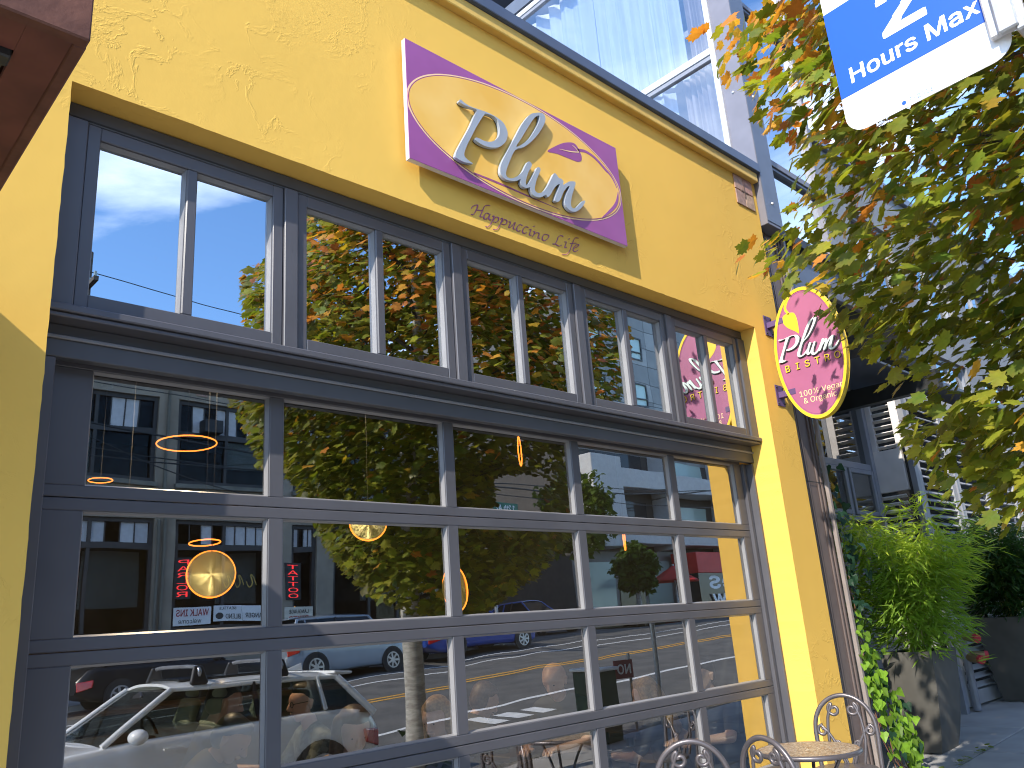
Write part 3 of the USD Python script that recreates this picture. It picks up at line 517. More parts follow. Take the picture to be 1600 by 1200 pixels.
# white return wall facing left, with louvre openings
N.add('return_wall', cat_([cbx(10.40, 10.46, 0.52, 0.98, 2.9, 3.42, .003), cbx(10.40, 10.46, 0.80, 0.98, 3.4205, 4.2, .003), cbx(10.40, 10.46, 0.47, 0.565, 3.4205, 4.2, .003), cbx(10.40, 10.46, 0.56, 0.98, 0.0, 2.20, .003), cbx(10.40, 10.46, 0.88, 0.98, 2.2005, 2.899, .003)]), LOUV)
for z in np.arange(3.46, 4.1, 0.085): N.add('return_slat', bar((10.43, 0.566, z), (10.43, 0.799, z), 0.055, 0.012, (0.6, 0, 1)), LOUV)
for z in np.arange(2.24, 2.9, 0.085): N.add('return_slat', bar((10.43, 0.566, z), (10.43, 0.879, z), 0.055, 0.012, (0.6, 0, 1)), LOUV)
N.add('corner_post', cbx(10.40, 10.50, 0.40, 0.469, 0.2, 4.25, 0.004), ALUG)
N.add('louvre_backing', bx(10.47, 15.9, 0.99, 1.05, 0.2, 4.3), INTD)
x = 10.515
for k in range(4):
    x0, x1 = x, x+1.22; x = x1+0.05; zb = float(gnd((x0+x1)/2, 0.4))+0.03
    d = N.add('louvre_panel', cat_([cbx(x0, x0+0.13, 0.42, 0.48, zb, 4.2, .004), cbx(x1-0.13, x1, 0.42, 0.48, zb, 4.2, .004), cbx(x0+.1305, x1-.1305, 0.421, 0.48, zb, zb+0.15, .004), cbx(x0+.1305, x1-.1305, 0.421, 0.48, 2.1, 2.24, .004), cbx(x0+.1305, x1-.1305, 0.421, 0.48, 4.06, 4.2, .004)]), LOUG)
    for z in list(np.arange(zb+0.20, 2.09, 0.098))+list(np.arange(2.29, 4.05, 0.098)):
        N.add('louvre_slat', bar((x0+0.131, 0.455, z), (x1-0.131, 0.455, z), 0.075, 0.013, (0, -0.75, 1)), LOUG, parent=d)
    N.add('panel_jamb', cbx(x1+.001, x1+0.049, 0.40, 0.48, zb-0.02, 4.2, .004), ALUG)
SB = Thing('set_back_block', 'grey rendered block set back behind the louvred panels and the tree', 'building', (18, 6, 0)); GRR = mat('grey_render', (0.20, 0.20, 0.205), 0.8, var=0.1, vscale=1.2); SBW = sbox(8.6, 3.0, 34, 10.5)
sbw = [(9.6+3.1*i, 11.6+3.1*i, 5.2+2.6*j, 6.8+2.6*j) for i in range(8) for j in range(2)]
for w in sbw: SBW = SBW.difference(sbox(w[0], w[2], w[1], w[3]))
SB.add('wall', on_wall(ext(SBW, 0.3), 0, 2.9, 0), GRR); SB.add('back', bx(8.6, 34, 6.0, 6.2, 3.0, 10.5), INTD); SB.add('roof', cbx(8.5, 34.1, 2.5, 6.3, 10.502, 10.7, .01), STEELB)
for w in sbw:
    p = SB.add('window_frame', cat_([bx(w[0]+.002, w[0]+.08, 2.68, 2.8, w[2], w[3]), bx(w[1]-.08, w[1]-.002, 2.68, 2.8, w[2], w[3]), bx(w[0]+.081, w[1]-.081, 2.68, 2.8, w[2], w[2]+.08), bx(w[0]+.081, w[1]-.081, 2.68, 2.8, w[3]-.08, w[3]), bx((w[0]+w[1])/2-.03, (w[0]+w[1])/2+.03, 2.685, 2.8, w[2]+.081, w[3]-.081)]), ALUG); SB.add('pane', bx(w[0]+.08, w[1]-.08, 2.74, 2.745, w[2]+.08, w[3]-.08), WING, parent=p)
fv = Thing('fire_connection', 'wall fire inlet with two red caps beside the louvred panels', 'fire hydrant', (10.62, 0.3, 0.5))
REDC = mat('red_cap', (0.50, 0.03, 0.04), 0.4, var=0.15); BRASSP = plain('old_brass', (0.32, 0.22, 0.10), 0.4, 0.8)
fv.add('stand_pipe', tube([(10.62, 0.36, 0.36), (10.62, 0.36, 1.3)], 0.045, 10), ALUG)
for z, dy in ((1.16, 0), (0.93, -0.02)):
    b = fv.add('inlet', tube([(10.62, 0.33, z), (10.55, 0.2, z-0.02)], 0.05, 10), BRASSP); fv.add('red_cap', tube([(10.548, 0.198, z-0.02), (10.53, 0.165, z-0.026)], 0.050, 12), REDC, parent=b)
b = fv.add('inlet', tube([(10.64, 0.33, 0.95), (10.72, 0.2, 0.94)], 0.05, 10), BRASSP); fv.add('red_cap', tube([(10.722, 0.198, 0.94), (10.74, 0.165, 0.937)], 0.050, 12), REDC, parent=b)

# ------------------------------------------------------------------ parking sign close by
PK = Thing('parking_sign', 'blue and white two hour parking sign on a steel pole close to the camera', 'sign', (1.5, -3.2, 2.0))
ud = np.array((-0.044, -0.999, 0)); ud /= np.linalg.norm(ud); vd = np.array((0, 0, 1.0)); o0 = np.array((1.506, -2.861, 2.489))
pk = lambda m, u, v, lvl: frame(m, o0+ud*u+vd*v+np.cross(ud, vd)*lvl, ud, vd)
BLUE = plain('sign_blue', (0.006, 0.085, 0.52), 0.4); WHITES = plain('sign_white', (0.85, 0.85, 0.85), 0.4)
pl = rrect(0.305, 0.457, 0.038)
PK.add('plate', pk(ext(pl, 0.002), 0, 0, -0.002), WHITES)
PK.add('blue_field', pk(ext(pl.intersection(sbox(0, 0.084, 0.305, 0.288)), 0.0004), 0, 0, 0.0003), BLUE)
PK.add('lettering', pk(text2d('Hours Max', 0.033, True), 0, 0, 0).apply_translation((0, 0, 0)) if False else (lambda m: pk(m, 0.027+0, 0.107, 0.0008))((lambda m: (m.apply_scale((0.243/m.extents[0], 1, 0.2)), m.apply_translation((-m.bounds[0][0], 0, 0)), m)[2])(text2d('Hours Max', 0.033, True))), WHITES)
PK.add('numeral', (lambda m: pk(m, 0.103, 0.163, 0.0008))((lambda m: (m.apply_scale((0.085/m.extents[0], 1, 0.2)), m.apply_translation((-m.bounds[0][0], 0, 0)), m)[2])(text2d('2', 0.105, True))), WHITES)
PK.add('small_print', (lambda m: pk(m, 0.120, 0.007, 0.0004))((lambda m: (m.apply_scale((1, 1, 0.2)), m)[1])(text2d('7-2016', 0.009))), plain('faded_blue', (0.25, 0.33, 0.5), 0.5))
PK.add('small_mark', pk(ext(Point(0.112, 0.011).buffer(0.004), 0.0003), 0, 0, 0.0004), BLUE)
PK.add('top_lettering', (lambda m: pk(m, 0.09, 0.33, 0.0006))((lambda m: (m.apply_scale((1, 1, 0.2)), m)[1])(text2d('PARK', 0.05, True))), BLUE)
GALV = mat('galvanised_steel', (0.42, 0.42, 0.42), 0.4, 0.6, var=0.12, vscale=25)
PK.add('bracket', pk(cbx(0.276, 0.335, 0.036, 0.30, 0.001, 0.016, 0.003), 0, 0, 0), mat('pale_bracket', (0.55, 0.53, 0.53), 0.5, 0.2)); PK.add('bracket', pk(cbx(0.293, 0.325, 0.03, 0.30, 0.0165, 0.03, 0.003), 0, 0, 0), GALV)
pc = o0+ud*0.368
PK.add('pole', tube([(pc[0], pc[1], float(gnd(pc[0], pc[1]))-0.05), (pc[0], pc[1], 3.2)], 0.030, 16), GALV, smooth=40)
for z in (2.525, 2.80):
    b = PK.add('strap', tube([(pc[0]+0.034*math.cos(t), pc[1]+0.034*math.sin(t), z) for t in np.linspace(0, 2*np.pi, 25)], 0.009, 6), plain('steel_band_%d' % int(z*100), (0.35, 0.30, 0.2), 0.3, 0.8)); 
    PK.add('strap_buckle', pk(cbx(0.318, 0.352, z-2.489-0.014, z-2.489+0.012, -0.03, 0.024, 0.003), 0, 0, 0), GALV)

# ------------------------------------------------------------------ planters, bamboo, ivy
PLM = mat('dark_planter', (0.085, 0.08, 0.07), 0.55, var=0.12, vscale=6)
def planter(x0, x1, y0, y1, tx0, tx1, ty0, ty1, h, label):
    zg = float(gnd((x0+x1)/2, (y0+y1)/2)); t = Thing('planter', label, 'planter', ((x0+x1)/2, (y0+y1)/2, zg), group=None)
    n = 14; v = []; S = np.linspace(0, 1, n)
    for s in S:
        e = 0.25*s+0.75*s*s if s < 0.5 else None
        w = s**0.75+0.10*math.sin(math.pi*s)
        lx0, lx1, ly0, ly1 = x0+(tx0-x0)*w, x1+(tx1-x1)*w, y0+(ty0-y0)*w, y1+(ty1-y1)*w; z = zg+h*s
        v += [(lx0, ly0, z), (lx1, ly0, z), (lx1, ly1, z), (lx0, ly1, z)]
    k = 0.025; v += [(tx0+k, ty0+k, zg+h), (tx1-k, ty0+k, zg+h), (tx1-k, ty1-k, zg+h), (tx0+k, ty1-k, zg+h), (tx0+k, ty0+k, zg+h-.12), (tx1-k, ty0+k, zg+h-.12), (tx1-k, ty1-k, zg+h-.12), (tx0+k, ty1-k, zg+h-.12)]
    f = [(0, 2, 1), (0, 3, 2)]
    for i in range(n+1):
        for j in range(4):
            q = (j+1) % 4; a, b = 4*i+j, 4*i+q; f += [(a, b, b+4), (a, b+4, a+4)]
    t.add('pot', trimesh.Trimesh(np.array(v), f, process=False), PLM, smooth=25)
    t.add('soil', bx(tx0+k, tx1-k, ty0+k, ty1-k, zg+h-.2, zg+h-.1), JOINT)
    return (tx0+tx1)/2, (ty0+ty1)/2, zg+h-0.1
c1 = planter(8.284, 8.68, -0.08, 0.19, 8.24, 8.84, -0.19, 0.29, 0.88, 'tall flared dark planter standing beside the taupe column and ivy')
c2 = planter(11.35, 11.9, -0.15, 0.30, 11.17, 12.05, -0.25, 0.36, 0.95, 'second dark planter farther along, in front of the louvred panels')
def leafmat(name, trans=0.45, rough=0.45):
    return usdkit.material(stage, '/World/Looks/'+name, {'a': ('attribute', {'attribute': 'tone'}), 'ge': ('geometry', {}), 'n': ('noise_texture', {'scale': 38.0, 'detail': 2.0}),
        'rr': ('rgb_ramp', {'ramp': [(0, (0.72, 0.72, 0.72)), (0.4, (0.95, 0.95, 0.95)), (0.7, (1.1, 1.1, 1.05)), (1, (1.2, 1.2, 1.1))]}), 'mx': ('mix', {'mix_type': 'multiply', 'fac': 1.0}),
        'p': ('principled_bsdf', {'roughness': rough, 'specular_ior_level': 0.35}), 'lg': ('mix', {'mix_type': 'multiply', 'fac': 1.0, 'color2': (1.5, 1.5, 0.7)}), 't': ('translucent_bsdf', {}), 'm': ('mix_closure', {'fac': trans})},
        [('ge.position', 'n.vector'), ('n.fac', 'rr.fac'), ('a.color', 'mx.color1'), ('rr.color', 'mx.color2'), ('mx.color', 'p.base_color'), ('mx.color', 'lg.color1'), ('lg.color', 't.color'), ('p.BSDF', 'm.closure1'), ('t.BSDF', 'm.closure2')], surface='m.closure')
LEAFM = leafmat('leaf_look', 0.42)
def basis(d, nrm):
    d = d/np.linalg.norm(d, axis=1, keepdims=True); n = nrm-d*np.sum(nrm*d, 1, keepdims=True); n /= np.linalg.norm(n, axis=1, keepdims=True)+1e-9
    return d, np.cross(n, d), n
def leaves(shape, faces, pos, d, nrm, size, col):
    d, s, n = basis(d, nrm); S = np.asarray(shape); k = len(S)
    v = pos[:, None]+size[:, None, None]*(S[None, :, 0:1]*d[:, None]+S[None, :, 1:2]*s[:, None]+S[None, :, 2:3]*n[:, None])
    f = (np.asarray(faces)[None]+k*np.arange(len(pos))[:, None, None]).reshape(-1, 3)
    return v.reshape(-1, 3), f, np.repeat(col, k, 0)
def bamboo(c, H, R, n, label, tone, seed):
    r = np.random.RandomState(seed); t = Thing('bamboo', label, 'plant', (c[0], c[1], c[2]))
    pos, dr_, nm, sz, cl = [], [], [], [], []
    for k in range(26):
        a = r.uniform(0, 6.28); b0 = np.array([c[0]+0.2*math.cos(a)*r.uniform(0, 1), c[1]+0.12*math.sin(a)*r.uniform(0, 1), c[2]]); h = H*r.uniform(0.45, 1.0); lean = np.array([math.cos(a), math.sin(a), 0])*R*r.uniform(0.3, 1)
        p = np.array([b0+lean*s*s+np.array([0, 0, h*s*(1-0.12*s)]) for s in np.linspace(0, 1, 9)])
        t.add('culm', tube(p, np.linspace(0.006, 0.002, 9), 5), plain(f'bamboo_cane_{seed}_{k}', (0.30, 0.30, 0.08), 0.5) if k == 0 else f'/World/Looks/bamboo_cane_{seed}_0')
        for m in range(n//26):
            s = r.beta(1.6, 1.2)*0.95+0.05; i = min(int(s*8), 7); q = p[i]+(p[i+1]-p[i])*(s*8-i)
            aa = r.uniform(0, 6.28); L = r.uniform(0.02, 0.42)*(1.15-0.5*s); tw = q+np.array([math.cos(aa)*L, math.sin(aa)*L, r.uniform(-0.08, 0.08)])
            for _ in range(3):
                bb = aa+r.uniform(-0.9, 0.9); pos.append(tw+r.normal(0, 0.012, 3)); dr_.append((math.cos(bb), math.sin(bb), r.uniform(-0.9, 0.45))); nm.append((r.normal(0, .5), r.normal(0, .5), 1)); sz.append(r.uniform(0.10, 0.19))
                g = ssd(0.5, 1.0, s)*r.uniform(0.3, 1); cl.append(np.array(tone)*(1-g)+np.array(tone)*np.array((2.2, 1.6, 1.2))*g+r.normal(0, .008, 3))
    sh = [(0, 0, 0), (0.35, 0.068, 0.012), (0.35, -0.068, 0.012), (0.35, 0, -0.01), (1, 0, -0.05)]; fc = [(0, 1, 3), (0, 3, 2), (1, 4, 3), (3, 4, 2)]
    v, f, co = leaves(sh, fc, np.array(pos), np.array(dr_), np.array(nm), np.array(sz), np.clip(np.array(cl), 0.01, 0.6))
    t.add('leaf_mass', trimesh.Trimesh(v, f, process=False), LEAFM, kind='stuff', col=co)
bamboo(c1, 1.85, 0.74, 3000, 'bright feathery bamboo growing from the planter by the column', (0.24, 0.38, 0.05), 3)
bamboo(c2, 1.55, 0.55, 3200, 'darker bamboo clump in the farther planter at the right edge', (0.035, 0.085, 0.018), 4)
# ivy on the column
iv = Thing('ivy', 'ivy with bright heart shaped leaves trailing down the taupe column', 'plant', (7.05, -0.1, 0.2))
r = np.random.RandomState(11)
ISH = [(0, 0, 0), (-0.12, 0.28, 0.02), (0.12, 0.50, 0.05), (0.42, 0.34, 0.04), (1.0, 0, -0.08), (0.42, -0.34, 0.04), (0.12, -0.50, 0.05), (-0.12, -0.28, 0.02), (0.4, 0, 0)]
IFC = [(0, 8, 1), (1, 8, 2), (2, 8, 3), (3, 8, 4), (4, 8, 5), (5, 8, 6), (6, 8, 7), (7, 8, 0)]
stems = []
for k in range(9):
    x0 = 6.93+0.03*k; top = r.uniform(1.3, 2.9) if k < 5 else r.uniform(0.9, 1.7)
    p = [np.array([x0+r.normal(0, .02), -0.05-0.02*k/3, top])]
    while p[-1][2] > float(gnd(7.2, -0.2))+0.04: 
        z = p[-1][2]; p.append(np.array([6.93+0.05*k*(1.15-0.35*z)+r.normal(0, .03)+0.17*max(0, 1.3-z), -0.08-0.05*r.rand()-0.10*max(0, 1.0-z), z-r.uniform(0.09, 0.15)]))
    q = spline(np.array(p), 3); iv.add('stem', tube(q, 0.004, 5), plain('ivy_stem_%d' % k, (0.16, 0.07, 0.04), 0.6) if k == 0 else '/World/Looks/ivy_stem_0'); stems.append(q)
for k in range(300):
    q = stems[r.randint(9)]; p = q[r.randint(len(q))]+np.array([r.normal(0.02, .06), -abs(r.normal(0.03, .05)), r.normal(0, .04)])
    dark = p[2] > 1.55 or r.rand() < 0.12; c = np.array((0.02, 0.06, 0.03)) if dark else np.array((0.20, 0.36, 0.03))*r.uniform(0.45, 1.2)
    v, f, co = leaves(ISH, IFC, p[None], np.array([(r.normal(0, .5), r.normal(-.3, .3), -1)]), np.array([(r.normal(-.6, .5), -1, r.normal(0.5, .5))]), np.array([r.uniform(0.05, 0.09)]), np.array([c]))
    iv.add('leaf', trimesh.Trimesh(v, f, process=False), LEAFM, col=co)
wd = Thing('weed', 'thin weed growing along the joint between paving slabs', 'plant', (8.0, -0.37, 0.24))
for k in range(26):
    x = 7.55+1.1*r.rand(); p = np.array([x, -0.36+r.normal(0, .025), float(gnd(x, -.36))+0.008+0.02*r.rand()]); a = r.uniform(0, 6.28)
    v, f, co = leaves(ISH, IFC, p[None], np.array([(math.cos(a), math.sin(a), 0.3)]), np.array([(0.2, 0, 1.0)]), np.array([r.uniform(0.03, 0.055)]), np.array([(0.16, 0.2, 0.03)]))
    wd.add('leaf', trimesh.Trimesh(v, f, process=False), LEAFM, col=co)

# ------------------------------------------------------------------ maple
BARK = mat('grey_bark', (0.23, 0.21, 0.18), 0.85, vscale=9, col2=(0.42, 0.40, 0.36), bump=0.8, bscale=30, wstretch=(1, 1, 3.5)); TWIG = mat('dark_twig', (0.06, 0.05, 0.04), 0.8)
MP = np.array([(0, 0), (0.06, 0.17), (-0.02, 0.36), (0.17, 0.33), (0.24, 0.50), (0.36, 0.44), (0.62, 0.52), (0.58, 0.36), (0.66, 0.27), (0.58, 0.17), (0.78, 0.20), (0.80, 0.10), (1.0, 0.0)])
MSH = [(x, y, 0.05*y/0.5-0.10*x*x-0.12*y*y) for x, y in MP]+[(x, -y, 0.05*y/0.5-0.10*x*x-0.12*y*y) for x, y in MP[1:-1][::-1]]
MSH = MSH+[(0.34, 0, 0.03)]; nm_ = len(MSH)-1; MFC = [(nm_, i, (i+1) % nm_) for i in range(nm_)]
TX, TY = 5.35, -3.6
def env(z): return np.interp(z, [1.7, 2.0, 2.6, 3.3, 4.2, 5.2, 6.2, 7.0, 7.6], [0.7, 1.75, 2.25, 2.75, 2.95, 2.85, 2.4, 1.5, 0.4])
def proj(p):
    q = p-CAM; d = q@fw; return np.stack([800+FPX*(q@rt)/d, 600-FPX*(q@up)/d], -1), d
from shapely import contains_xy
SIL = Polygon([(1195,-900),(1185,20),(1082,38),(1078,50),(1112,75),(1122,130),(1175,180),(1182,215),(1215,235),(1242,300),(1225,318),(1235,360),(1145,362),(1142,432),(1215,440),(1205,462),(1290,465),(1270,495),(1320,545),(1380,570),(1332,612),(1400,640),(1392,690),(1440,745),(1450,782),(1500,805),(1540,835),(1900,830),(1900,-900)])
SIR = Polygon([(500,-900),(478,250),(472,330),(430,400),(368,425),(380,520),(395,575),(350,620),(375,660),(405,740),(440,735),(460,770),(490,830),(520,880),(560,925),(640,965),(760,960),(850,900),(905,830),(900,700),(960,650),(985,600),(990,520),(955,455),(905,400),(900,-900)]).difference(sbox(778, 745, 848, 800))
def fil(p):                                          # the crown's outline as seen from the pavement and from the mirrored side
    a, d = proj(p); ok = np.where(d > 0.15, contains_xy(SIL, a[:, 0], a[:, 1]) | (a[:, 1] > 1250) | (a[:, 0] > 1650), True)
    for off, up_ in ((0.0, True), (0.284, False)):
        a, d = proj(p*np.array([1, -1, 1])+np.array([0, off, 0])); lim = 470+0.203*(a[:, 0]-100); zone = (a[:, 1] < lim) if up_ else (a[:, 1] > lim+25)
        ok = ok & np.where((d > 0.2) & zone, contains_xy(SIR, a[:, 0], a[:, 1]) | (a[:, 0] > 1180) | (a[:, 1] < -5), True)
    return ok
r = np.random.RandomState(21)
tree = Thing('maple_tree', 'street maple with green leaves turning orange, overhanging the pavement', 'tree', (TX, TY, float(gnd(TX, TY))))
tp = spline([(TX, TY, float(gnd(TX, TY))-0.1), (TX+.01, TY, 1.0), (TX-.02, TY+.01, 2.2), (TX+.03, TY-.02, 3.6), (TX, TY, 5.2), (TX+.02, TY+.02, 7.0)], 8)
tree.add('trunk', tube(tp, np.interp(tp[:, 2], [0, 2, 3.5, 5, 7], [0.115, 0.10, 0.085, 0.05, 0.012]), 14), BARK, smooth=True)
tips = []
for k in range(22):
    z0 = 2.0+4.4*(k/21)**0.9; a = k*2.39996+0.3; zt_ = z0+r.uniform(0.5, 1.3)*(1 if z0 < 5 else 0.7); L = env(min(zt_, 7.3))*0.92
    if z0 < 2.6: zt_ = z0+r.uniform(0.0, 0.5)
    p = spline([(TX, TY, z0), (TX+0.35*L*math.cos(a), TY+0.35*L*math.sin(a), z0+0.55*(zt_-z0)), (TX+L*math.cos(a+0.15), TY+L*math.sin(a+0.15), zt_)], 8)
    g_ = fil(p); n_ = len(p) if g_.all() else max(4, int(np.argmin(g_))-3); p = p[:n_]
    tree.add('branch', tube(p, np.linspace(0.028, 0.004, len(p)), 7), TWIG)
    for m in range(6):
        i = r.randint(min(4, len(p)-2), len(p)-1); b = p[i]; aa = a+r.uniform(-1.3, 1.3); l2 = r.uniform(0.5, 1.1); e = b+np.array([l2*math.cos(aa), l2*math.sin(aa), r.uniform(-0.25, 0.45)])
        if math.hypot(e[0]-TX, e[1]-TY) < env(np.clip(e[2], 1.75, 7.5))*0.97:
            tips.append((b, e))
for b, e in tips:
    if fil(np.array([e]))[0]: tree.add('twig', tube(np.array([b, (b+e)/2+(0, 0, 0.06), e]), [0.008, 0.006, 0.003], 5), TWIG)
NC = 3700
zc = r.uniform(1.8, 7.5, NC*3); ac = r.uniform(0, 2*np.pi, NC*3); rc = env(zc)*np.sqrt(r.uniform(0.06, 1.0, NC*3)); ctr = np.stack([TX+rc*np.cos(ac), TY+rc*np.sin(ac), zc], 1)
keep = (meshkit.fbm(ctr*np.array([1.1, 1.1, 1.9]), 3, 7) > 0.445) & fil(ctr); ctr = ctr[keep][:NC]; z2 = r.uniform(3.7, 6.5, 5200); a2 = r.uniform(1.9, 3.3, 5200); r2 = env(z2)*np.sqrt(r.uniform(0.45, 1.0, 5200)); c2_ = np.stack([TX+r2*np.cos(a2), TY+r2*np.sin(a2), z2], 1); ctr = np.vstack([ctr, c2_[fil(c2_)][:230]])
pos, dr_, nm, sz, cl = [], [], [], [], []
GR = np.array([(0.095, 0.140, 0.014), (0.135, 0.175, 0.017), (0.19, 0.215, 0.02), (0.062, 0.106, 0.015)]); OR = np.array([(0.44, 0.17, 0.028), (0.48, 0.25, 0.035), (0.34, 0.11, 0.03), (0.32, 0.22, 0.025)])
for c in ctr:
    o = c[:2]-(TX, TY); oa = math.atan2(o[1], o[0]); outer = np.hypot(*o)/env(c[2]); redp = (ssd(3.2, 5.6, c[2]+0.5*(outer-0.7))*0.85+0.05*outer)*(1.0 if c[1] > -2.3 else 0.33)
    for _ in range(r.randint(7, 13)):
        p = c+r.normal(0, 1, 3)*(0.16, 0.16, 0.07); pos.append(p); a = oa+r.normal(0, 0.9); dr_.append((math.cos(a), math.sin(a), r.uniform(-0.75, 0.15)))
        nm.append((0.75*math.cos(oa)-0.35+r.normal(0, .40), 0.75*math.sin(oa)+r.normal(0, .40), 0.8)); sz.append(r.uniform(0.072, 0.118))
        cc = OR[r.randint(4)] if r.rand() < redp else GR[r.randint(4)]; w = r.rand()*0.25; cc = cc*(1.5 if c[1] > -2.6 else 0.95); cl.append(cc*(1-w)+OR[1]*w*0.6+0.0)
pos = np.array(pos); dr_ = np.array(dr_); nm = np.array(nm); sz = np.array(sz); cl = np.array(cl)
tipp = pos+0.9*sz[:, None]*dr_/np.linalg.norm(dr_, axis=1, keepdims=True)
kk_ = np.arange(0, 9, 0.15)
def shades(x0, x1, yy, z0, z1):                      # leaves standing between the sun and a patch of the plane y = yy
    t = (yy-pos[:, 1])/1.0; sx = pos[:, 0]+2.9*t; sz_ = pos[:, 2]-2.3*t; return (sx > x0) & (sx < x1) & (sz_ > z0) & (sz_ < z1)
q_ = r.rand(len(pos)); gap = (shades(7.7, 9.3, -0.1, 1.4, 2.9) & (q_ < 0.78)) | (shades(7.9, 9.0, -0.1, 0.2, 1.4) & (q_ < 0.5)) | (shades(9.2, 11.5, -0.6, 0.0, 0.6) & (q_ < 0.4)) | (shades(9.7, 11.4, 0.6, 2.5, 4.0) & (q_ < 0.82))
ox = (6.2-pos[:, 0])/2.9; gap |= (ox > 0) & (((pos[:, 1]+ox+0.45)/0.33)**2+((pos[:, 2]-2.3*ox-3.6)/0.62)**2 < 1) & (q_ < 0.8)
k = ~gap & fil(pos) & fil(tipp) & (pos[:, 2] > 1.78) & (np.linalg.norm(pos-CAM, axis=1) > 1.9)
pos, dr_, nm, sz, cl = pos[k], dr_[k], nm[k], sz[k], cl[k]
pr_, dp = proj(pos); inside = (pr_[:, 0] > 0) & (pr_[:, 0] < 1600) & (pr_[:, 1] > 0) & (pr_[:, 1] < 1200) & (dp > 0)
near = np.argsort(np.where(inside, dp, 1e9))[:300]; rest = np.setdiff1d(np.arange(len(pos)), near)
def tint(co, k):                                    # reddening towards the leaf edge
    e = np.linalg.norm(np.asarray(MSH)[:, :2]-(0.34, 0), axis=1); w = np.tile(ssd(0.3, 0.7, e), k)[:, None]*0.30
    return np.clip(co*(1-w)+np.array((0.30, 0.11, 0.03))*w, 0.005, 0.7)
v, f, co = leaves(MSH, MFC, pos[rest], dr_[rest], nm[rest], sz[rest], cl[rest])
tree.add('foliage', trimesh.Trimesh(v, f, process=False), LEAFM, kind='stuff', col=tint(co, len(rest)))
for i in near:
    v, f, co = leaves(MSH, MFC, pos[i:i+1], dr_[i:i+1], nm[i:i+1], sz[i:i+1], cl[i:i+1])
    tree.add('leaf', trimesh.Trimesh(v, f, process=False), LEAFM, col=tint(co, 1))
# ------------------------------------------------------------------ cafe table and chairs
IRON = mat('bronze_grey_iron', (0.13, 0.115, 0.12), 0.36, 0.5, var=0.1, vscale=20); MOS = usdkit.material(stage, '/World/Looks/mosaic_top', {'ge': ('geometry', {}), 'v': ('voronoi_texture', {'scale': 62.0}), 's': ('separate_xyz', {}),
    'r': ('rgb_ramp', {'ramp': [(0, (0.20, 0.14, 0.10)), (0.3, (0.38, 0.30, 0.22)), (0.6, (0.46, 0.38, 0.29)), (0.85, (0.27, 0.15, 0.08)), (1, (0.54, 0.47, 0.38))]}), 've': ('voronoi_texture', {'scale': 62.0, 'feature': 'distance_to_edge'}),
    'e': ('rgb_ramp', {'ramp': [(0, (0.45, 0.4, 0.36)), (0.05, (0.6, 0.55, 0.5)), (0.1, (1, 1, 1)), (1, (1, 1, 1))]}), 'mx': ('mix', {'mix_type': 'multiply', 'fac': 1.0}), 'b': ('bump', {'strength': 0.5, 'distance': 0.003}), 'p': ('principled_bsdf', {'roughness': 0.42})},
    [('ge.position', 'v.vector'), ('ge.position', 've.vector'), ('v.color', 's.vector'), ('s.x', 'r.fac'), ('ve.distance', 'e.fac'), ('r.color', 'mx.color1'), ('e.color', 'mx.color2'), ('mx.color', 'p.base_color'), ('e.color', 'b.height'), ('b.normal', 'p.normal')], surface='p.BSDF')
CT = Thing('cafe_table', 'small round mosaic topped cafe table on the pavement by the yellow pier', 'table', (4.61, -0.825, float(gnd(4.61, -0.825))), local=True)
q = trimesh.creation.cylinder(0.272, 0.022, sections=48); q.apply_translation((0, 0, 0.729)); CT.add('mosaic_top', q, MOS, smooth=40)
CT.add('rim', tube([(0.274*math.cos(a), 0.274*math.sin(a), 0.727) for a in np.linspace(0, 2*np.pi, 49)], 0.014, 8), IRON, smooth=True)
for k in range(3):
    a = 2.1*k+0.4; c, s_ = math.cos(a), math.sin(a)
    CT.add('leg', tube(spline([(0.2*c, 0.2*s_, 0.715), (0.10*c, 0.10*s_, 0.55), (0.05*c, 0.05*s_, 0.36), (0.13*c, 0.13*s_, 0.15), (0.25*c, 0.25*s_, 0.01)], 6), 0.010, 8), IRON, smooth=True)
def scroll(cx, cz, rad, turns, a0, sgn, n=22): return [(cx+rad*(1-0.75*t)*math.cos(a0+sgn*turns*2*np.pi*t), cz+rad*(1-0.75*t)*math.sin(a0+sgn*turns*2*np.pi*t)) for t in np.linspace(0, 1, n)]
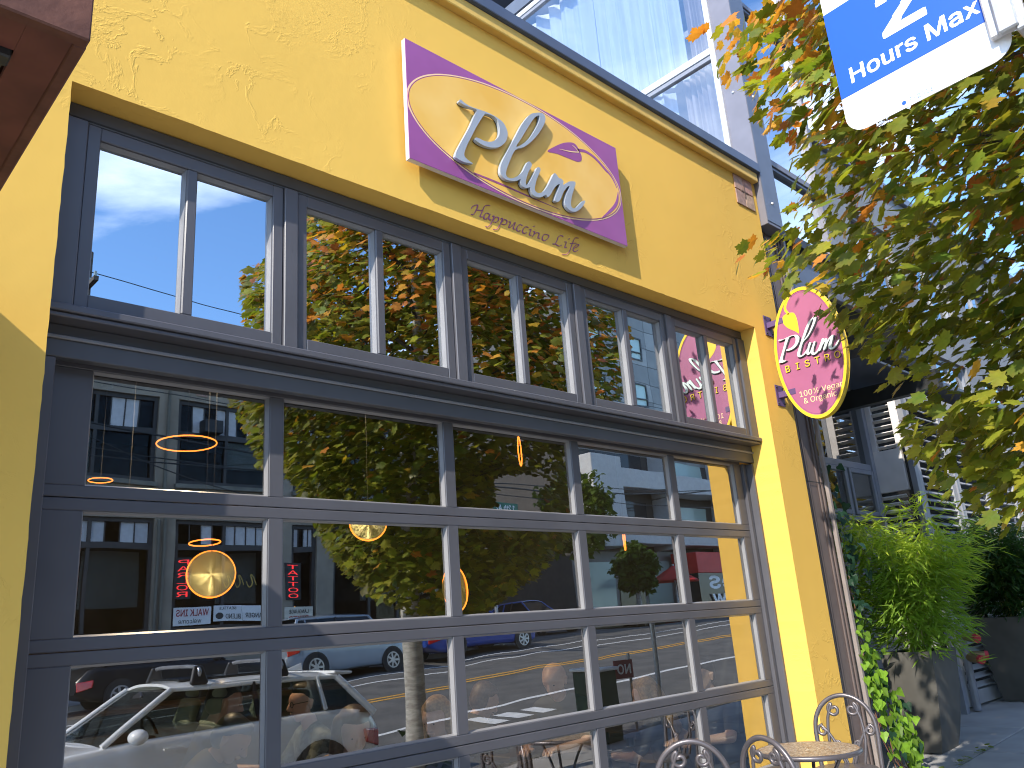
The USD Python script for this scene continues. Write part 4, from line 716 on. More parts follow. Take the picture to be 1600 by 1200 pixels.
def cafe_chair(label):
    t = Thing('cafe_chair', label, 'chair', (0, 0, 0), local=True, group=None)
    # the back stands in the plane y = -0.19, leaning slightly back; the sitter faces +y
    bk = lambda pts: [(x, -0.18-0.10*(z-0.45), z) for x, z in pts]
    hoop = [(-0.17, 0.0)]+[(-0.185, 0.25), (-0.19, 0.45), (-0.195, 0.62)]+[(0.195*math.cos(a), 0.665+0.215*math.sin(a)) for a in np.linspace(np.pi, 0, 15)]+[(0.195, 0.62), (0.19, 0.45), (0.185, 0.25), (0.17, 0.0)]
    t.add('back_hoop', tube(spline(bk(hoop), 3), 0.0150, 10), IRON, smooth=True)
    for s in (-1, 1):
        t.add('scroll', tube(spline(bk([(s*0.09, 0.46), (s*0.115, 0.60), (s*0.105, 0.74), (s*0.075, 0.815)]+[(s*x, z) for x, z in scroll(0.058, 0.790, 0.044, 1.15, 1.2, -1)]), 2), 0.0105, 8), IRON, smooth=True)
        t.add('scroll', tube(spline(bk([(s*0.03, 0.46), (s*0.07, 0.57), (s*0.12, 0.655), (s*0.155, 0.69)]+[(s*x, z) for x, z in scroll(0.148, 0.660, 0.036, 1.1, 1.6, -1)]), 2), 0.0105, 8), IRON, smooth=True)
        t.add('scroll', tube(spline(bk([(s*0.015, 0.46), (s*0.05, 0.56), (s*0.075, 0.60)]+[(s*x, z) for x, z in scroll(0.06, 0.575, 0.022, 1.0, 0.6, 1)]), 2), 0.0075, 8), IRON, smooth=True)
        t.add('front_leg', tube(spline([(s*0.15, 0.12, 0.45), (s*0.17, 0.17, 0.25), (s*0.18, 0.20, 0.0)], 5), 0.011, 8), IRON, smooth=True)
        t.add('stretcher', tube([(s*0.182, -0.16, 0.2), (s*0.174, 0.175, 0.2)], 0.007, 6), IRON)
    q = trimesh.creation.cylinder(0.195, 0.02, sections=36); q.apply_translation((0, 0, 0.45)); t.add('seat', q, IRON, smooth=40)
    return t
ch = [('iron cafe chair behind the mosaic table, its hoop in front of the taupe column', (5.47, -0.59), 1.85), ('iron cafe chair left of the mosaic table, seen at an angle', (4.30, -0.92), -1.82), ('iron cafe chair nearest the camera at the bottom edge of the view', (4.09, -0.39), -0.92)]
p0 = cafe_chair(ch[0][0]); src = p0.path
for i, (lb, (x, y), a) in enumerate(ch):
    z = float(gnd(x, y))
    if i == 0:
        UsdGeom.Xformable(p0.prim).ClearXformOpOrder(); p0.prim.GetAttribute('xformOp:translate').Set(Gf.Vec3d(x, y, z)); xf = UsdGeom.Xformable(p0.prim)
        ro = xf.AddRotateZOp(); ro.Set(math.degrees(a)); xf.SetXformOpOrder([UsdGeom.XformOp(p0.prim.GetAttribute('xformOp:translate')), ro])
    else:
        t = UsdGeom.Xform.Define(stage, '/World/'+numbered('/World', 'cafe_chair')); t.GetPrim().GetReferences().AddInternalReference(src)
        xf = UsdGeom.Xformable(t.GetPrim()); xf.ClearXformOpOrder(); tr = xf.AddTranslateOp(); tr.Set(Gf.Vec3d(x, y, z)); ro = xf.AddRotateZOp(); ro.Set(math.degrees(a)); xf.SetXformOpOrder([tr, ro])
        t.GetPrim().SetInstanceable(True); data(t.GetPrim(), lb, 'chair')

# ------------------------------------------------------------------ lamps inside
LAMPI = 10.0
def lamp(name, label, c, n, rad, ceil=True, disc=True):
    c = np.array(c, float); n = np.array(n, float)/np.linalg.norm(n); a = np.cross(n, (0, 0, 1.0)); a = a/np.linalg.norm(a) if np.linalg.norm(a) > .1 else np.array((1.0, 0, 0)); b = np.cross(n, a)
    t = Thing(name, label, 'lamp', c); R = lambda r_, off=0: [c+n*off+r_*(math.cos(q)*a+math.sin(q)*b) for q in np.linspace(0, 2*np.pi, 41)]
    if disc:
        v = np.vstack([c+n*0.012, np.array(R(rad)[:-1])+n*(0.008+0.007*np.cos(4*np.linspace(0, 2*np.pi, 41)[:-1]))[:, None], np.array(R(rad)[:-1])-n*0.004, c-n*0.004]); f = []
        for i in range(40):
            j = (i+1) % 40; f += [(0, 1+i, 1+j), (1+i, 41+i, 41+j), (1+i, 41+j, 1+j), (81, 41+j, 41+i)]
        t.add('brass_disc', trimesh.Trimesh(v, f, process=False), BRASS)
    t.add('light_rim', tube(R(rad+0.006), 0.0055, 6), AMBER, smooth=True)
    if disc:
        lt = UsdLux.DiskLight.Define(stage, t.path+'/glow'); lt.CreateRadiusAttr(0.05); lt.CreateNormalizeAttr(True); lt.CreateIntensityAttr(0.085); lt.CreateColorAttr(Gf.Vec3f(1.0, 0.86, 0.62)); zz = n; xx = a; yy = np.cross(zz, xx); m_ = np.eye(4); m_[0, :3] = xx; m_[1, :3] = yy; m_[2, :3] = zz; m_[3, :3] = n*0.35; lt.AddTransformOp().Set(Gf.Matrix4d(m_.tolist()))
    elif 2 < c[1] < 3:
        lt = UsdLux.DiskLight.Define(stage, t.path+'/glow'); lt.CreateRadiusAttr(0.02); lt.CreateIntensityAttr(LAMPI); lt.CreateNormalizeAttr(True); lt.CreateColorAttr(Gf.Vec3f(1.0, 0.70, 0.42)); lt.AddTranslateOp().Set(Gf.Vec3d(0, 0, 4.03-c[2]))
    if ceil:
        t.add('cord', tube([c+b*0+np.array((0, 0, rad*abs(a[2])+rad*abs(b[2]))), (c[0], c[1], 4.09)], 0.004, 5), BLACKM)
        q = trimesh.creation.cylinder(0.05, 0.03, sections=16); q.apply_translation((c[0], c[1], 4.08)); t.add('ceiling_rose', q, BLACKM)
toC = lambda c: CAM-np.array(c)
lamp('disc_lamp', 'round brass disc lamp with glowing rim behind the second row of glass', (2.736, 2.87, 2.177), (-0.30, -0.92, 0.10), 0.172)
lamp('ring_lamp', 'large amber ring lamp hanging flat in the top left pane', (2.454, 2.74, 3.146), (0, 0.06, 1), 0.21, disc=False)
lamp('ring_lamp', 'small amber ring lamp low in the corner of the top left pane', (2.40, 4.55, 3.18), (0, 0.05, 1), 0.095, disc=False)
lamp('ring_lamp', 'thin amber ring lamp just above the round brass disc', (2.665, 2.842, 2.41), (0, 0.1, 1), 0.108, disc=False)
lamp('disc_lamp', 'brass disc lamp half hidden behind the rail in the second column', (3.555, 1.948, 2.47), (-0.42, -0.88, 0.10), 0.135)
lamp('disc_lamp', 'tall looking brass disc lamp split by the upright beside the tree reflection', (4.12, 1.632, 1.936), (-0.98, 0.12, -0.1), 0.165)
lamp('ring_lamp', 'upright amber ring lamp seen nearly edge on in the top row', (4.325, 1.021, 2.908), (0.93, -0.75, 0.05), 0.105, disc=False)
lamp('ring_lamp', 'upright amber ring lamp showing as a thin curve in the fourth column', (5.005, 0.647, 2.245), (0.72, -1.0, 0.0), 0.115, disc=False)
tl = Thing('tube_lamp', 'pale strip lamp glowing far back in the left pane', 'lamp', (2.4, 3.9, 2.6)); tl.add('tube', bar((2.27, 3.9, 2.78), (2.62, 3.9, 2.79), 0.018), COOLB); tl.add('housing', bar((2.25, 3.9, 2.805), (2.64, 3.9, 2.815), 0.03, 0.02), BLACKM); tl.add('cord', tube([(2.44, 3.9, 2.82), (2.44, 3.9, 4.09)], 0.004, 5), BLACKM)
bar_ = Thing('bar_counter', 'dark wooden bar counter at the back of the room', 'counter', (3, 5.6, 0.06)); bar_.add('front', bx(0.5, 5.5, 5.4, 5.5, 0.062, 1.1), DARKWOOD); bar_.add('top', cbx(0.4, 5.6, 5.25, 5.9, 1.101, 1.15, 0.006), DARKWOOD)
tb0 = None
for i, (x, y, lb) in enumerate(((2.95, 1.45, 'dining table beside the woman in mustard'), (4.35, 1.35, 'dining table between the bald man and the fair haired woman'), (5.55, 1.25, 'dining table at the right end of the room'))):
    if i == 0:
        tb0 = Thing('dining_table', lb, 'table', (x, y, 0.06), local=True); tb0.add('table_top', cbx(-0.35, 0.35, -0.35, 0.35, 0.70, 0.735, 0.005), DARKWOOD); tb0.add('pedestal', tube([(0, 0, 0.02), (0, 0, 0.70)], 0.03, 10), BLACKM); q = trimesh.creation.cylinder(0.22, 0.02, sections=24); q.apply_translation((0, 0, 0.011)); tb0.add('base', q, BLACKM)
    else: copy_of(tb0.path, 'dining_table', (0, 0, 0), 0, lb, 'table').GetPrim().GetAttribute('xformOp:translate').Set(Gf.Vec3d(x, y, 0.06))

# ------------------------------------------------------------------ diners
def hull_(spheres):
    pts = []
    for c, r_ in spheres: pts.append(SPH*r_+np.array(c))
    return manifold3d.Manifold.hull_points(np.vstack(pts))
SPH = trimesh.creation.icosphere(2, 1.0).vertices
def chain(js): return [hull_([js[i], js[i+1]]) for i in range(len(js)-1)]
def merge(parts, edge=0.03, it=8):
    m = manifold3d.Manifold.batch_boolean(parts, manifold3d.OpType.Add).refine_to_length(edge); q = m.to_mesh(); t = trimesh.Trimesh(q.vert_properties[:, :3], q.tri_verts, process=True)
    trimesh.smoothing.filter_taubin(t, iterations=it); return t
SKIN = [mat('skin_%d' % i, c, 0.5, var=0.05, vscale=20) for i, c in enumerate(((0.62, 0.38, 0.29), (0.45, 0.25, 0.17), (0.30, 0.16, 0.10)))]
def person(label, head, rz, tilt, skin, shirt, hair, hairstyle='short', lean=0.12, glasses=False, stand=False):
    """Seated figure in local axes: facing +y, x to its left; head centre ends at the given point."""
    hz = 0.50; H = np.array
    sh = H((0, lean, 1.02)); neck = H((0, lean+0.015, 1.10)); hc = H((0, lean+0.05+0.06*tilt, 1.23-0.04*tilt))
    base = H(head)-0; t = Thing('person', label, 'person', (0, 0, 0), local=True, group=None)
    off = np.array((0, 0, head[2]-hc[2]))
    c, s_ = math.cos(rz), math.sin(rz); org = np.array(head)-np.array((c*hc[0]-s_*hc[1], s_*hc[0]+c*hc[1], hc[2]))
    xf = UsdGeom.Xformable(t.prim); t.prim.GetAttribute('xformOp:translate').Set(Gf.Vec3d(*map(float, org))); xf.AddRotateZOp().Set(math.degrees(rz))
    Rx = trimesh.transformations.rotation_matrix(-tilt, (1, 0, 0), neck); tr_ = lambda p: (Rx @ np.append(p, 1))[:3]
    hp = lambda x, y, z: tr_(hc+H((x, y, z)))
    P_ = [hull_([(hp(0, -0.015, 0.03), 0.088), (hp(0, 0.02, -0.045), 0.062), (hp(0, 0.035, 0.02), 0.07)]), hull_([(hp(0, 0.045, -0.088), 0.030), (hp(0, 0.02, -0.03), 0.06)]), hull_([(hp(0, 0.098, 0.005), 0.010), (hp(0, 0.114, -0.028), 0.013), (hp(0, 0.09, -0.03), 0.016)]), hull_([(hp(0.018, 0.087, -0.062), 0.009), (hp(-0.018, 0.087, -0.062), 0.009)]), hull_([(hp(0.04, 0.08, 0.022), 0.011), (hp(-0.04, 0.08, 0.022), 0.011)])]
    P_ += [hull_([(hp(k*0.082, -0.005, 0.01), 0.014), (hp(k*0.08, -0.01, -0.03), 0.010), (hp(k*0.09, -0.016, 0.012), 0.012)]) for k in (-1, 1)]
    P_ += [hull_([(neck-H((0, 0.01, 0.06)), 0.056), (hp(0, -0.01, -0.06), 0.050)])]
    P_ += [hull_([(H((0, 0, hz)), 0.13), (H((0.07, 0, hz)), 0.12), (H((-0.07, 0, hz)), 0.12), (H((0, lean*0.5, 0.75)), 0.115)]), hull_([(H((0, lean*0.5, 0.75)), 0.115), (sh+H((0.13, 0, -0.02)), 0.07), (sh+H((-0.13, 0, -0.02)), 0.07), (sh+H((0, 0.0, -0.1)), 0.105)])]
    A = {}
    for k in (-1, 1):
        S = sh+H((k*0.175, 0, -0.03)); E = H((k*0.235, lean+0.14, 0.77)); W = H((k*0.12, lean+0.36, 0.765)); A[k] = (S, E, W)
        P_ += chain([(S, 0.056), (E, 0.042), (W, 0.029)])+chain([(H((k*0.09, 0.02, hz)), 0.085), (H((k*0.12, 0.44, hz)), 0.06), (H((k*0.12, 0.46, 0.09)), 0.042), (H((k*0.12, 0.58, 0.04)), 0.035)])
        pm = W+H((-k*0.03, 0.06, 0)); P_ += [hull_([(W, 0.026), (pm+H((0.028, 0.02, 0)), 0.013), (pm+H((-0.028, 0.02, 0)), 0.013)])]
        for m in range(4):
            f0 = pm+H((0.030-0.020*m, 0.025, 0)); P_ += chain([(f0, 0.0095), (f0+H((0, 0.038-0.004*abs(m-1.4), -0.004)), 0.0085), (f0+H((0, 0.058-0.006*abs(m-1.4), -0.024)), 0.0075)])
        P_ += chain([(W+H((-k*0.025, 0.02, 0.0)), 0.012), (W+H((-k*0.065, 0.05, 0.004)), 0.010), (W+H((-k*0.072, 0.08, 0.0)), 0.0085)])
    t.add('body', merge(P_, 0.022, 6), SKIN[skin], smooth=True)
    C_ = [hull_([(H((0, 0, hz)), 0.14), (H((0.07, 0, hz)), 0.13), (H((-0.07, 0, hz)), 0.13), (H((0, lean*0.5, 0.75)), 0.128)]), hull_([(H((0, lean*0.5, 0.75)), 0.128), (sh+H((0.13, 0, -0.02)), 0.08), (sh+H((-0.13, 0, -0.02)), 0.08), (sh+H((0, 0.0, -0.1)), 0.118), (sh+H((0, -0.01, 0.03)), 0.06)])]
    for k in (-1, 1): C_ += [hull_([(A[k][0], 0.066), (A[k][0]*0.25+A[k][1]*0.75, 0.054)])]
    t.add('shirt', merge(C_, 0.035, 5), shirt, smooth=True)
    t.add('trousers', merge(sum([chain([(H((k*0.08, 0.0, hz-0.02)), 0.105), (H((k*0.12, 0.45, hz)), 0.072), (H((k*0.12, 0.465, 0.12)), 0.055)]) for k in (-1, 1)], []), 0.05, 3), TROU, smooth=True)
    if hair is not None:
        h_ = [hull_([(hp(0, -0.028, 0.045), 0.092), (hp(0, -0.045, -0.01), 0.078), (hp(0, 0.035, 0.085), 0.048)])]
        if hairstyle == 'long':
            h_ += chain([(hp(0.06, -0.03, 0.04), 0.055), (hp(0.085, -0.02, -0.08), 0.040), (sh+H((0.10, 0.02, -0.10)), 0.035)])+chain([(hp(-0.06, -0.03, 0.04), 0.055), (hp(-0.085, -0.02, -0.08), 0.040), (sh+H((-0.10, 0.02, -0.10)), 0.035)])+chain([(hp(0, -0.06, 0.0), 0.08), (sh+H((0, -0.10, -0.06)), 0.07)])
        t.add('hair', merge(h_, 0.03, 4), hair, smooth=True)
    for k in (-1, 1):
        q = trimesh.creation.icosphere(1, 0.0105); q.apply_translation(hp(k*0.031, 0.083, 0.002)); t.add('eye', q, EYE)
    if glasses:
        g = [tube([hp(k*0.034+0.024*math.cos(a), 0.103, 0.0+0.018*math.sin(a)) for a in np.linspace(0, 2*np.pi, 17)], 0.0028, 5) for k in (-1, 1)]+[tube([hp(k*0.058, 0.102, 0.004), hp(k*0.085, 0.0, 0.01)], 0.0025, 5) for k in (-1, 1)]+[tube([hp(-0.011, 0.106, 0.003), hp(0.011, 0.106, 0.003)], 0.0025, 5)]
        t.add('glasses', cat_(g), BLACKM)
    # what they sit on
    return org
TROU = mat('dark_trousers', (0.035, 0.04, 0.055), 0.8, var=0.2); EYE = plain('dark_eye', (0.02, 0.015, 0.012), 0.2)
HB = mat('brown_hair', (0.10, 0.055, 0.028), 0.5, var=0.3, vscale=60); HF = mat('fair_hair', (0.32, 0.19, 0.07), 0.5, var=0.3, vscale=60); HD = mat('dark_hair', (0.018, 0.014, 0.012), 0.45, var=0.2)
MUST = mat('mustard_knit', (0.52, 0.27, 0.03), 0.9, var=0.1, bump=0.3); CAMO = mat('mottled_green_cotton', (0.06, 0.075, 0.06), 0.85, vscale=22, col2=(0.16, 0.18, 0.16), ramp=(0.45, 0.55)); NAVY = mat('navy_cotton', (0.03, 0.04, 0.08), 0.85); OLIV = mat('olive_jacket', (0.08, 0.075, 0.05), 0.85); PALEB = mat('pale_blue_cotton', (0.35, 0.42, 0.55), 0.85); CHAR = mat('charcoal_knit', (0.04, 0.04, 0.045), 0.9)
ppl = [('woman with brown hair in a mustard top, looking down near the glass', (2.66, 0.80, 1.155), 2.85, 0.32, 0, MUST, HB, 'long', 0.14, False),
    ('man in glasses and a mottled green shirt, facing left', (3.02, 1.95, 1.235), 1.45, 0.05, 0, CAMO, HD, 'short', 0.05, False or True),
    ('man in dark jacket seen through the windscreen reflection', (2.42, 1.95, 1.31), -1.9, 0.25, 1, CHAR, HD, 'short', 0.12, False),
    ('dark haired diner bent low at the left table', (2.22, 1.45, 1.18), -2.4, 0.6, 1, CHAR, HD, 'short', 0.2, False),
    ('fair haired woman half hidden by the second upright', (3.50, 1.10, 1.12), 1.9, 0.3, 0, NAVY, HF, 'long', 0.1, False),
    ('bald man in an olive jacket, looking down to the left', (4.55, 1.05, 1.26), 1.9, 0.35, 0, OLIV, None, 'short', 0.12, False),
    ('diner beside the bald man, head lowered', (4.15, 1.45, 1.16), -1.7, 0.45, 0, OLIV, HB, 'short', 0.12, False),
    ('woman with long fair hair seen from behind at the right table', (5.48, 0.95, 1.06), 0.3, 0.3, 0, CHAR, HF, 'long', 0.1, False),
    ('dark haired diner in profile in the last column of panes', (5.78, 0.62, 1.17), 1.5, 0.25, 0, CHAR, HD, 'short', 0.12, False)]
SEATM = None
for a in ppl:
    o = person(*a)
    if SEATM is None:
        SEATM = Thing('dining_chair', 'dark wooden chair under %s' % ' '.join(a[0].split(',')[0].split()[:9]), 'chair', (0, 0, 0), local=True)
        SEATM.add('seat', cbx(-0.21, 0.21, -0.21, 0.24, 0.33, 0.37, 0.006), DARKWOOD); SEATM.add('backrest', cbx(-0.19, 0.19, -0.215, -0.195, 0.55, 0.78, 0.006), DARKWOOD)
        for sx in (-1, 1):
            SEATM.add('leg', cbx(sx*0.18-0.018, sx*0.18+0.018, 0.17, 0.206, -0.06, 0.329, 0.003), DARKWOOD); SEATM.add('leg', cbx(sx*0.18-0.018, sx*0.18+0.018, -0.235, -0.2155, -0.06, 0.78, 0.003), DARKWOOD)
        SEATM.prim.GetAttribute('xformOp:translate').Set(Gf.Vec3d(float(o[0]), float(o[1]), float(o[2]))); UsdGeom.Xformable(SEATM.prim).AddRotateZOp().Set(math.degrees(a[2]))
    else:
        t = UsdGeom.Xform.Define(stage, '/World/'+numbered('/World', 'dining_chair')); t.GetPrim().GetReferences().AddInternalReference(SEATM.path); xf = UsdGeom.Xformable(t.GetPrim()); xf.ClearXformOpOrder()
        tr = xf.AddTranslateOp(); tr.Set(Gf.Vec3d(*map(float, o))); ro = xf.AddRotateZOp(); ro.Set(math.degrees(a[2])); xf.SetXformOpOrder([tr, ro]); t.GetPrim().SetInstanceable(True); data(t.GetPrim(), 'dark wooden chair under %s' % ' '.join(a[0].split(',')[0].split()[:9]), 'chair')

# ------------------------------------------------------------------ cars
CG = usdkit.material(stage, '/World/Looks/car_glass', {'fr': ('fresnel', {'IOR': 1.5}), 't': ('transparent_bsdf', {'color': (0.34, 0.38, 0.37)}), 'g': ('glossy_bsdf', {'roughness': 0.0}), 'm': ('mix_closure', {})}, [('fr.fac', 'm.fac'), ('t.BSDF', 'm.closure1'), ('g.BSDF', 'm.closure2')], surface='m.closure')
DG = plain('dark_car_glass', (0.015, 0.018, 0.02), 0.04); TYRE = mat('tyre_rubber', (0.02, 0.02, 0.02), 0.8); RIM = mat('alloy_rim', (0.5, 0.5, 0.52), 0.3, 0.8); TRIM = plain('black_trim', (0.02, 0.02, 0.022), 0.4); TAIL = plain('red_tail_light', (0.45, 0.012, 0.015), 0.15, coat=1.0); HEADL = plain('head_light', (0.6, 0.62, 0.65), 0.1, coat=1.0); SEATC = mat('cream_car_seat', (0.50, 0.47, 0.30), 0.6, var=0.08)
def car(label, loc, rz, paint, L=4.5, W=1.82, H=1.5, kind='suv', inside=False, rack=False):
    """Local axes: front towards +x, ground at z = 0, centred in x and y."""
    t = Thing('parked_car', label, 'car', loc, rz, local=True); hw = W/2
    prof = {'suv': ([0, .03, .10, .25, .60, .70, .82, .93, .985, 1], [.80, .98, 1.03, 1.03, .98, .96, .92, .84, .72, .55]), 'van': ([0, .02, .08, .3, .70, .80, .88, .95, .99, 1], [.75, .98, 1.04, 1.02, .98, .96, .90, .80, .68, .55]), 'sedan': ([0, .03, .10, .20, .60, .70, .82, .93, .985, 1], [.72, .94, 1.0, 1.0, .94, .92, .86, .78, .66, .52])}[kind]
    S = np.linspace(0, 1, 25); zt_ = np.interp(S, *prof)*H/1.5*0.98; ww = hw*np.interp(S, [0, .03, .12, .3, .75, .92, .985, 1], [.78, .90, .97, 1, 1, .95, .84, .70]); zb = np.interp(S, [0, .06, .12, .9, .96, 1], [.40, .25, .20, .20, .24, .36]); rows = []
    for s, z1, w, z0 in zip(S, zt_, ww, zb):
        x = (s-0.5)*L; zm = z0+(z1-z0)*0.55
        half = [(0, z0), (w*.82, z0), (w*.96, z0+.06), (w*.985, z0+(z1-z0)*.3), (w, zm), (w*.985, z1-.10), (w*.955, z1-.02), (w*.90, z1), (w*.5, z1+.012), (0, z1+.018)]
        rows.append([(x, y, z) for y, z in half]+[(x, -y, z) for y, z in half[-2:0:-1]])
    v = np.array(rows).reshape(-1, 3); n = len(rows[0]); f = []
    for i in range(len(S)-1):
        for j in range(n):
            k = (j+1) % n; a, b, c_, d = i*n+j, i*n+k, (i+1)*n+k, (i+1)*n+j; f += [(a, d, c_), (a, c_, b)]
    for i0, fl in ((0, 1), (len(S)-1, 0)):
        for j in range(1, n-1): f.append((i0*n, i0*n+j, i0*n+j+1) if fl else (i0*n, i0*n+j+1, i0*n+j))
    t.add('body', trimesh.Trimesh(v, f, process=False), paint, smooth=35)
    zB = lambda x: float(np.interp(x/L+.5, S, zt_))
    g = {'suv': (1.02, .30, -1.72, -2.12), 'van': (1.25, .62, -1.85, -2.12), 'sedan': (.98, .20, -1.05, -1.72)}[kind]; sc = L/4.5; xa, xr, xq, xc = [q*sc for q in g]
    zr_ = H; wr = hw*0.70; wb = hw*0.90
    # roof
    xs = np.linspace(xr, xq, 9); rw = []
    for x in xs:
        u = (x-xq)/(xr-xq); zc_ = zr_-0.05*(1-u)**2*1.2-0.03*u**4
        rw.append([(x, y*wr, zc_-0.055*abs(y)**3) for y in np.linspace(-1, 1, 11)])
    rv = np.array(rw); top = rv.reshape(-1, 3); bot = top-(0, 0, 0.03); f = []
    for i in range(8):
        for j in range(10):
            a = i*11+j; f += [(a, a+1, a+12), (a, a+12, a+11), (99+a, 99+a+12, 99+a+1), (99+a, 99+a+11, 99+a+12)]
    for j in range(10):
        f += [(j, 99+j, 99+j+1), (j, 99+j+1, j+1), (88+j, 88+j+1, 187+j+1), (88+j, 187+j+1, 187+j)]
    for i in range(8):
        a, b = i*11, i*11+10; f += [(a, a+11, 99+a+11), (a, 99+a+11, 99+a), (b, 99+b, 99+b+11), (b, 99+b+11, b+11)]
    t.add('roof', trimesh.Trimesh(np.vstack([top, bot]), f, process=False), paint, smooth=40)
    gm = CG if inside else DG
    def pane(name, p): 
        p = np.array(p, float); t.add(name, trimesh.Trimesh(p, [(0, 1, 2), (0, 2, 3)] if len(p) == 4 else [(0, 1, 2)], process=False), gm)
    zrf, zrr = rv[0, 0, 2], rv[-1, 0, 2]
    A0 = lambda k: np.array((xa, k*wb, zB(xa)+.005)); A1 = lambda k: np.array((xr, k*wr, rv[0, 0 if k < 0 else 10, 2]-.01)); D0 = lambda k: np.array((xc, k*wb, zB(xc)+.005)); D1 = lambda k: np.array((xq, k*wr, rv[-1, 0 if k < 0 else 10, 2]-.01))
    pane('windscreen', [A0(-1), A0(1), A1(1), A1(-1)]); pane('rear_window', [D0(1), D0(-1), D1(-1), D1(1)])
    for k in (-1, 1):
        ab = [A0(k), D0(k)]; xm = (xr+xq)/2+0.12; xm2 = xq+0.30*sc
        lo = lambda x: np.array((x, k*wb, zB(x)+.005)); hi = lambda x: np.array((x, k*wr, np.interp(x, [xq, xr], [D1(k)[2], A1(k)[2]])))
        pane('side_window', [A0(k), A1(k), hi(xm), lo(xm)]); pane('side_window', [lo(xm-.05), hi(xm-.05), hi(xm2), lo(xm2)]); pane('side_window', [lo(xm2-.05), hi(xm2-.05), D1(k), D0(k)])
        t.add('pillar', tube([A0(k), A1(k)], 0.035, 6), paint, smooth=True); t.add('pillar', tube([D0(k), D1(k)], 0.05, 6), paint, smooth=True); t.add('pillar', bar(lo(xm-.025), hi(xm-.025), 0.06, 0.03, (1, 0, 0)), TRIM); t.add('pillar', bar(lo(xm2-.025), hi(xm2-.025), 0.07, 0.03, (1, 0, 0)), paint)
        t.add('roof_edge', tube([A1(k), hi(xm), D1(k)], 0.028, 6), paint, smooth=True)
        q = trimesh.creation.icosphere(2, 1); q.apply_scale((0.09, 0.11, 0.075)); q.apply_translation((xa-.28*sc, k*(hw+.09), zB(xa)+.07)); t.add('mirror', q, paint, smooth=True)
        for x in (0.35*sc, -0.70*sc): t.add('door_handle', bar((x-.11, k*(hw+.012), .84*H/1.5), (x+.11, k*(hw+.012), .845*H/1.5), 0.02), paint)
        for x in (-.30*L, .31*L):
            R_ = 0.335 if kind != 'sedan' else 0.315
            q = trimesh.creation.cylinder(R_+.045, 0.05, sections=28); q.apply_transform(trimesh.transformations.rotation_matrix(np.pi/2, (1, 0, 0))); q.apply_translation((x, k*(hw-.018), R_)); t.add('wheel_arch', q, TRIM)
            q = trimesh.creation.cylinder(R_, 0.10, sections=28); q.apply_transform(trimesh.transformations.rotation_matrix(np.pi/2, (1, 0, 0))); q.apply_translation((x, k*(hw-.035), R_)); w_ = t.add('wheel', q, TYRE, smooth=40)
            rp = unary_union([ring(Point(0, 0).buffer(R_*.68), Point(0, 0).buffer(R_*.57)), Point(0, 0).buffer(R_*.16)]+[LineString([(0, 0), (R_*.6*math.cos(a), R_*.6*math.sin(a))]).buffer(R_*.085) for a in np.arange(7)*2*np.pi/7])
            q = ext(rp, 0.012); q = frame(q, (x, k*(hw+.0155)-(0.012 if k > 0 else 0)+k*.008, R_), (k, 0, 0), (0, 0, 1)) if False else frame(q, (x, k*(hw+.017), R_), (1, 0, 0), (0, 0, 1)); t.add('rim', q, RIM, parent=w_)
        zt2 = zB(-L/2+.1)
        t.add('tail_light', hull_mesh([(-L/2+.02, k*(hw*.78), zt2-.16), (-L/2+.03, k*(hw*.62), zt2-.20), (-L/2+.30, k*(hw*.972), zt2-.13), (-L/2+.28, k*(hw*.972), zt2-.25), (-L/2+.03, k*(hw*.80), zt2-.33)], 0.02), TAIL)
        t.add('head_light', hull_mesh([(L/2-.05, k*(hw*.70), .62), (L/2-.35, k*(hw*.93), .74), (L/2-.33, k*(hw*.93), .64), (L/2-.05, k*(hw*.6), .56)], 0.02), HEADL)
    if kind in ('suv', 'van'):
        t.add('spoiler', hull_mesh([(xq+.02, -wr, zrr+.05), (xq+.02, wr, zrr+.05), (xq-.22, wr*.92, zrr+.02), (xq-.22, -wr*.92, zrr+.02)], 0.018), paint)
    if kind == 'suv': t.add('roof_fin', hull_mesh([(xq+.35, 0, zr_-.02), (xq+.12, 0, zr_+.05), (xq+.12, .02, zr_-.03), (xq+.12, -.02, zr_-.03)], 0.006), paint)
    if rack:
        t.add('sunroof', hull_mesh([(xr-.18, -wr*.62, zr_-.014), (xr-.18, wr*.62, zr_-.014), (xr-1.15, wr*.62, zr_-.016), (xr-1.15, -wr*.62, zr_-.016)], 0.014), DG)
        for x in (xr-.30, xr-1.25):
            t.add('rack_bar', tube(spline([(x, -wr*1.0, zr_+.02), (x, -wr*.92, zr_+.11), (x, 0, zr_+.125), (x, wr*.92, zr_+.11), (x, wr*1.0, zr_+.02)], 5), 0.022, 8), RIM, smooth=True)
            for k in (-1, 1): t.add('rack_foot', hull_mesh([(x-.07, k*wr, zr_-.04), (x+.07, k*wr, zr_-.04), (x-.03, k*wr*.95, zr_+.10), (x+.03, k*wr*.95, zr_+.10)], 0.03), TRIM)
